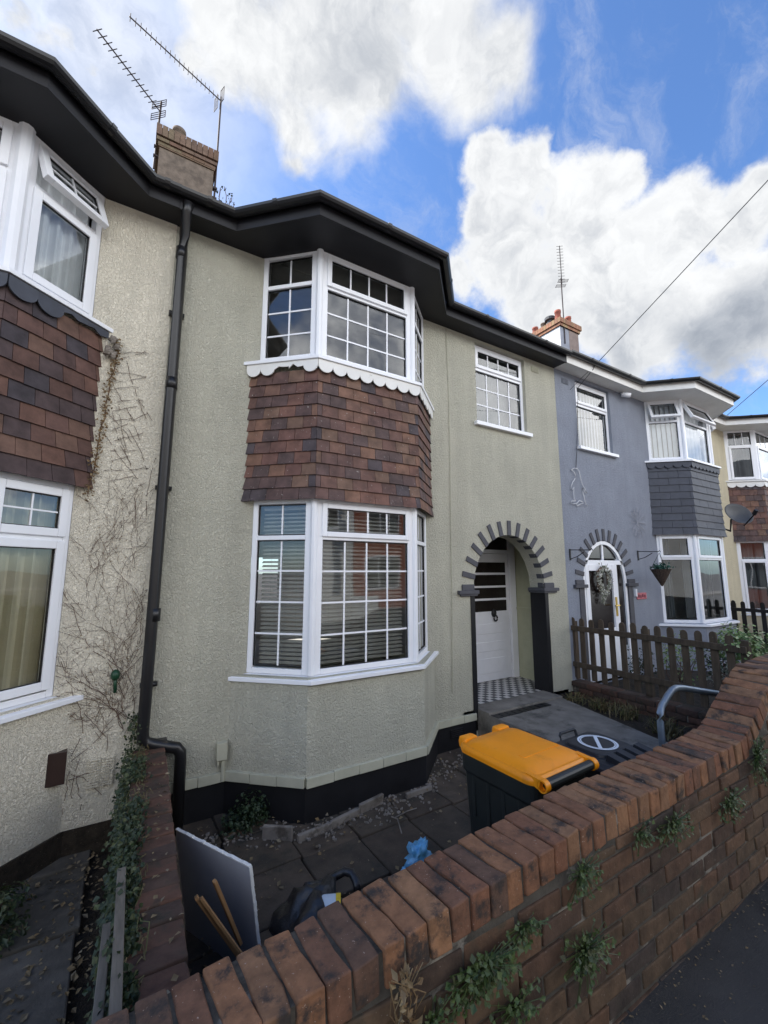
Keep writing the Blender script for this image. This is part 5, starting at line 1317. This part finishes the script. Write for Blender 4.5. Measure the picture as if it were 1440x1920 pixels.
for k in range(90):
    y = -.3-2.2*random.random(); mb.leaf((swx(y)-.01-random.random()*.17, y, SZ+.008), random.uniform(.012, .035), (random.gauss(0, .3), random.gauss(0, .3), 1), w=.7)
for k in range(560):
    x = -.05-.75*random.random()**1.3; y = -2.2+2.15*random.random()
    mb.leaf((x, y, PATIO+.022), random.uniform(.012, .045), (random.gauss(0, .35), random.gauss(0, .35), 1), w=.7)
for k in range(420):
    q = 1.2+2.8*random.random()
    if noise.noise(Vector((q*3, 1, 0))) < -.1 and random.random() < .7: continue
    mb.leaf((q, -2.935-random.random()**3*.8, PAV+.004), random.uniform(.005, .016), (random.gauss(0, .3), random.gauss(0, .3), 1), w=.7)
tag(mb.build('fallen_leaves', 'litter'), kind='stuff')
mb = MB(); mb.tube([(1.98, -.80, PATIO+.02), (2.0, -.86, PATIO+.025), (1.93, -1.03, PATIO+.02)], .005, 5); mb.tube([(1.99, -.83, PATIO+.022), (2.14, -.80, PATIO+.02), (2.22, -.82, PATIO+.03)], .004, 5)
tag(mb.build('twig', 'edging'), 'pale bent twig lying on the patio slabs by the bay', 'twig')
shrub((.92, -.30, -1.93), (.19, .15, .15), 900, .034, 'dark_leaf', 'dark leafy weed growing at the left foot of the bay', name='weed', zmin=PATIO-.01)
random.seed(82)
shrub((-.60, -.62, -1.95), (.26, .32, .09), 1500, .034, 'ivy_leaf', 'low dark ground plant in the bed under the cream bay', name='weed', zmin=PATIO-.01)

# ================================================================== fittings on the grey and yellow houses
mb = MB(); PEN = [[[5.795, 1.569], [5.859, 1.544], [5.891, 1.493], [5.866, 1.43], [5.805, 1.371], [5.77, 1.313], [5.749, 1.252], [5.793, 1.257], [5.83, 1.296], [5.815, 1.212], [5.816, 1.118], [5.849, 1.079]], [[5.795, 1.569], [5.866, 1.607], [5.941, 1.612], [5.993, 1.565], [6.019, 1.448], [6.048, 1.367], [6.116, 1.289], [6.148, 1.227], [6.103, 1.24], [6.054, 1.319], [6.053, 1.235], [6.081, 1.142], [6.099, 1.06], [6.145, 1.023]], [[5.849, 1.079], [5.756, 1.071], [5.717, 1.04], [5.789, 1.027], [5.883, 1.049], [5.943, 1.094], [6.018, 1.084], [6.053, 1.063], [5.976, 1.043], [5.878, 1.002], [5.875, 1.041]]]
for pl in PEN: mb.tube([(x, -.022, z) for x, z in pl], .0062, 6)
tag(mb.build('wall_light', 'white_wire', smooth=True), 'white rope-light outline of a penguin hung on the grey wall', 'wall ornament')
mb = MB()
for k in range(12):
    a = math.pi*2*k/12; c = (7.57, -.02, .84); e = (c[0]+.21*math.cos(a), -.03, c[2]+.26*math.sin(a)); mb.tube([c, e], .004, 4)
    for f in (.45, .7, .9):
        m = Vector(c).lerp(Vector(e), f)
        for s in (-.6, .6): mb.tube([m, m+Vector((math.cos(a+s)*.05, 0, math.sin(a+s)*.06))], .0035, 4)
tag(mb.build('wall_light', pm('pale_grey_wire', (.33, .34, .38), rough=.6)), 'pale snowflake light frame hung on the grey wall right of the arch', 'wall ornament')
def bracket(x, z, label):
    mb = MB(); mb.box(x-.012, x+.012, -.012, .002, z-.14, z+.03); mb.tube([(x, -.01, z+.015), (x, -.34, z+.0)], .007, 6); mb.tube([(x, -.01, z-.12), (x, -.12, z-.09), (x, -.24, z-.02)], .006, 6); mb.tube([(x, -.34, z), (x, -.36, z+.02), (x, -.37, z-.01)], .006, 6)
    tag(mb.build('hanging_bracket', 'black_metal'), label, 'bracket', 'basket brackets either side of the grey arch')
bracket(5.66, .30, 'empty black iron bracket left of the grey arch'); bracket(7.53, .32, 'black iron bracket holding the cone basket')
bk = thing('hanging_basket', 'cone-shaped wicker basket of green plants hanging from a wall bracket', 'basket', (7.53, -.35, -.25))
MB().loft([[(7.53+r*math.cos(2*math.pi*k/16), -.35+r*math.sin(2*math.pi*k/16), z) for k in range(16)] for r, z in ((.012, -.25), (.09, -.10), (.155, .03), (.14, .03))]).build('cone', pm('wicker', (.05, .035, .028), rough=.9, var=.4, vs=40, bump=.8, bs=60), bk)
mb = MB()
for k in range(260): mb.leaf((7.53+random.gauss(0, .07), -.35+random.gauss(0, .07), .04+abs(random.gauss(0, .035))), random.uniform(.025, .05))
mb.build('foliage', leafmat('fern', [(.01, .06, .05), (.02, .09, .06), (.015, .05, .04)]), bk)
mb = MB()
for s in (0, 2.1, 4.2): mb.tube([(7.53, -.35, .30), (7.53+.14*math.cos(s), -.35+.14*math.sin(s), .03)], .003, 4)
mb.build('chain', 'black_metal', bk)
wr = thing('wreath', 'wreath of white flowers and trailing greenery on the white arched door', 'wreath', (6.42, -.03, -.45))
mb = MB(); tw = MB()
for k in range(420):
    a = random.random()*2*math.pi; r = random.gauss(1, .16); mb.leaf((6.425+.135*r*math.cos(a), -.02-random.random()*.05, -.14+.185*r*math.sin(a)), random.uniform(.02, .05), (random.gauss(0, .4), -1, random.gauss(0, .4)), w=.7)
for k in range(50): mb.leaf((6.39+random.gauss(0, .03), -.03, -.34-random.random()*.16), random.uniform(.03, .06), (random.gauss(0, .4), -1, 0), w=.35, tip=(random.gauss(0, .3), 0, -1))
mb.build('flowers', 'wreath_white', wr)
tw.tube([(6.425+.135*math.cos(2*math.pi*k/20), -.015, -.14+.185*math.sin(2*math.pi*k/20)) for k in range(21)], .02, 6)
for k in range(12): a = random.random()*6.3; tw.tube([(6.425+.13*math.cos(a), -.02, -.14+.18*math.sin(a)), (6.425+.24*math.cos(a+.3), -.05, -.14+.28*math.sin(a+.3))], .003, 4)
tw.build('twig_ring', 'dead_stem', wr)
pq = thing('house_sign', 'small faded red sign with dark marks on the grey wall by the arch', 'sign', (7.53, -.01, -.48))
MB().box(7.38, 7.68, -.012, .0, -.48, -.37).build('plate', 'plaque', pq, bevel=.004)
mb = MB()
for (x, w, z) in ((7.41, .05, -.42), (7.48, .03, -.43), (7.53, .05, -.415), (7.60, .04, -.425)): mb.box(x, x+w, -.015, -.0125, z-.03, z+.02)
mb.build('marks', pm('sign_ink', (.14, .03, .05)), pq)
mb = MB(); mb.box(7.30, 7.35, -.04, .0, -.43, -.30); db = tag(mb.build('doorbell', 'white_wire', bevel=.006), 'white doorbell unit on the black pilaster of the grey arch', 'doorbell')
mb = MB(); mb.tube([(7.38, -.02, 3.20), (7.38, -.08, 3.16)], .02, 8); mb.tube([(7.33, -.06, 3.15), (7.43, -.16, 3.115)], .042, 12)
tag(mb.build('security_camera', 'upvc', smooth=True), 'white bullet security camera under the white soffit of the grey house', 'camera')
ds = thing('satellite_dish', 'dark grey satellite dish fixed to the tiled bay of the yellow house', 'dish', (9.9, -.5, .9))
C0 = Vector((10.06, -.62, 1.10)); ax = Vector((-.34, -.60, .35)).normalized(); u_ = ax.cross(Vector((0, 0, 1))).normalized(); v_ = u_.cross(ax)
def ringd(r, d): return [C0+ax*d+u_*r*math.cos(2*math.pi*k/28)+v_*r*.92*math.sin(2*math.pi*k/28) for k in range(28)]
MB().loft([ringd(r, d) for r, d in ((.02, -.05), (.12, -.042), (.21, -.02), (.255, .012), (.26, .016), (.25, .02), (.2, -.01), (.02, -.04))]).build('reflector', 'dish', ds, smooth=True)
mb = MB(); mb.tube([C0-v_*.26-ax*.02, C0-v_*.20+ax*.30], .012, 8); mb.tube([C0-v_*.20+ax*.27, C0-v_*.16+ax*.36], .035, 10); mb.tube([C0-ax*.05, C0-ax*.2, C0-ax*.25-Vector((0, 0, .2)), Vector((10.30, -.10, .95)), Vector((10.30, .02, .95))], .018, 8)
mb.build('arm', 'black_metal', ds)

# ================================================================== aerials and overhead wires
def aerial(label, mast, top, tip, root, n, el, eld, refl, name='tv_aerial', thick=.012):
    o = thing(name, label, 'aerial', mast)
    MB().tube([mast, top], .018, 8).build('mast', 'aerial', o)
    tip, root = Vector(tip), Vector(root); mb = MB().tube([root, tip], thick, 6); mb.build('boom', 'aerial', o)
    mb = MB(); e = Vector(eld).normalized()
    for k in range(n):
        c = root.lerp(tip, .06+.93*k/(n-1)); mb.tube([c-e*el, c+e*el], .0065, 5)
    mb.build('elements', 'aerial', o)
    rb = MB(); d = (tip-root).normalized(); up = e.cross(d).normalized(); c = root+d*refl
    for s in (-1, 1):
        for j in range(4): q = c+up*s*(.05+.045*j)-d*.0; rb.tube([q-e*.15, q+e*.15], .006, 5)
        for g in (-.15, .15): rb.tube([c+up*s*.05+e*g, c+up*s*.19+e*g], .006, 5)
    rb.build('reflector', 'aerial', o); return o
aerial('left rooftop aerial with a light grey reflector, long boom pointing over the street', (-.205, 3.9, 7.3), (-.175, 3.9, 8.75), (-1.11, 3.03, 8.5), (-.19, 3.86, 8.5), 14, .085, (.75, -.66, 0), .02)
aerial('right rooftop aerial on a tall mast, long boom pointing over the street', (.84, 3.9, 7.0), (.85, 3.9, 9.55), (-.74, 3.32, 9.45), (.87, 3.90, 9.45), 20, .085, (0, 0, 1), .06)
mb = MB(); mb.box(-.23, -.13, 3.87, 3.93, 7.55, 7.58); mb.box(-.23, -.13, 3.87, 3.93, 7.75, 7.78)
tag(mb.build('mast_bracket', 'aerial'), 'rusty lashing bracket holding the left aerial to the chimney', 'bracket', 'chimney lashing brackets')
mb = MB(); mb.box(.77, .88, 3.86, 3.94, 7.18, 7.22); mb.box(.77, .88, 3.86, 3.94, 7.40, 7.44)
tag(mb.build('mast_bracket', 'aerial'), 'rusty lashing bracket holding the right aerial to the chimney', 'bracket', 'chimney lashing brackets')
aerial('upright aerial on the far grey chimney with stacked short rods', (11.35, 3.72, 7.2), (11.35, 3.72, 9.5), (11.35, 3.70, 10.65), (11.35, 3.70, 9.25), 13, .10, (.8, -.6, 0), .04, thick=.014)
def wire(a, b, sag, label, r=.006):
    a, b = Vector(a), Vector(b); p = []
    for i in range(25):
        t = i/24; q = a.lerp(b, t); q.z -= sag*4*t*(1-t); p.append(q)
    tag(MB().tube(p, r, 5).build('overhead_wire', 'cable'), label, 'wire', 'overhead wires')
wire((6.25, -.26, 3.33), (6.07, -8.4, 7.95), .02, 'thin black wire from the grey eaves up to the top right of the sky')
wire((10.95, -.30, 3.36), (5.3, -8.1, 5.75), .02, 'thin black wire leaving the far eaves near the right edge')
mb = MB(); mb.tube([(6.25, -.26, 3.33), (6.2, -.25, 3.25), (6.10, -.03, 3.0), (6.05, -.02, 2.5), (5.98, -.015, 1.9), (5.93, -.012, 1.62)], .005, 5); mb.tube([(6.25, -.26, 3.33), (6.05, -.15, 3.12), (5.9, -.02, 2.92)], .004, 5)
tag(mb.build('cable', 'cable'), 'loose black cable running from the grey eaves down past the small window', 'cable')
# scrub growing behind the chimney
rp = thing('rooftop_plant', 'sparse twiggy weed growing on the roof beside the brown chimney', 'plant', (.85, 3.4, 5.6))
mb = MB(); lf = MB(); random.seed(91)
for k in range(13):
    p = [(.84+random.random()*.12, 3.4, 5.6)]
    dx = random.uniform(-.015, .055)
    for j in range(10): p.append((p[-1][0]+dx+random.gauss(0, .015), p[-1][1]+random.gauss(0, .03), p[-1][2]+random.uniform(.09, .18)))
    p = p[:random.randint(8, 11)]; mb.tube(p, .006, 4)
    for q in p[6:]:
        for _ in range(2): lf.leaf((q[0]+random.gauss(0, .03), q[1], q[2]+random.gauss(0, .03)), random.uniform(.03, .06))
mb.build('stem', 'dead_stem', rp); lf.build('foliage', 'dark_leaf', rp)
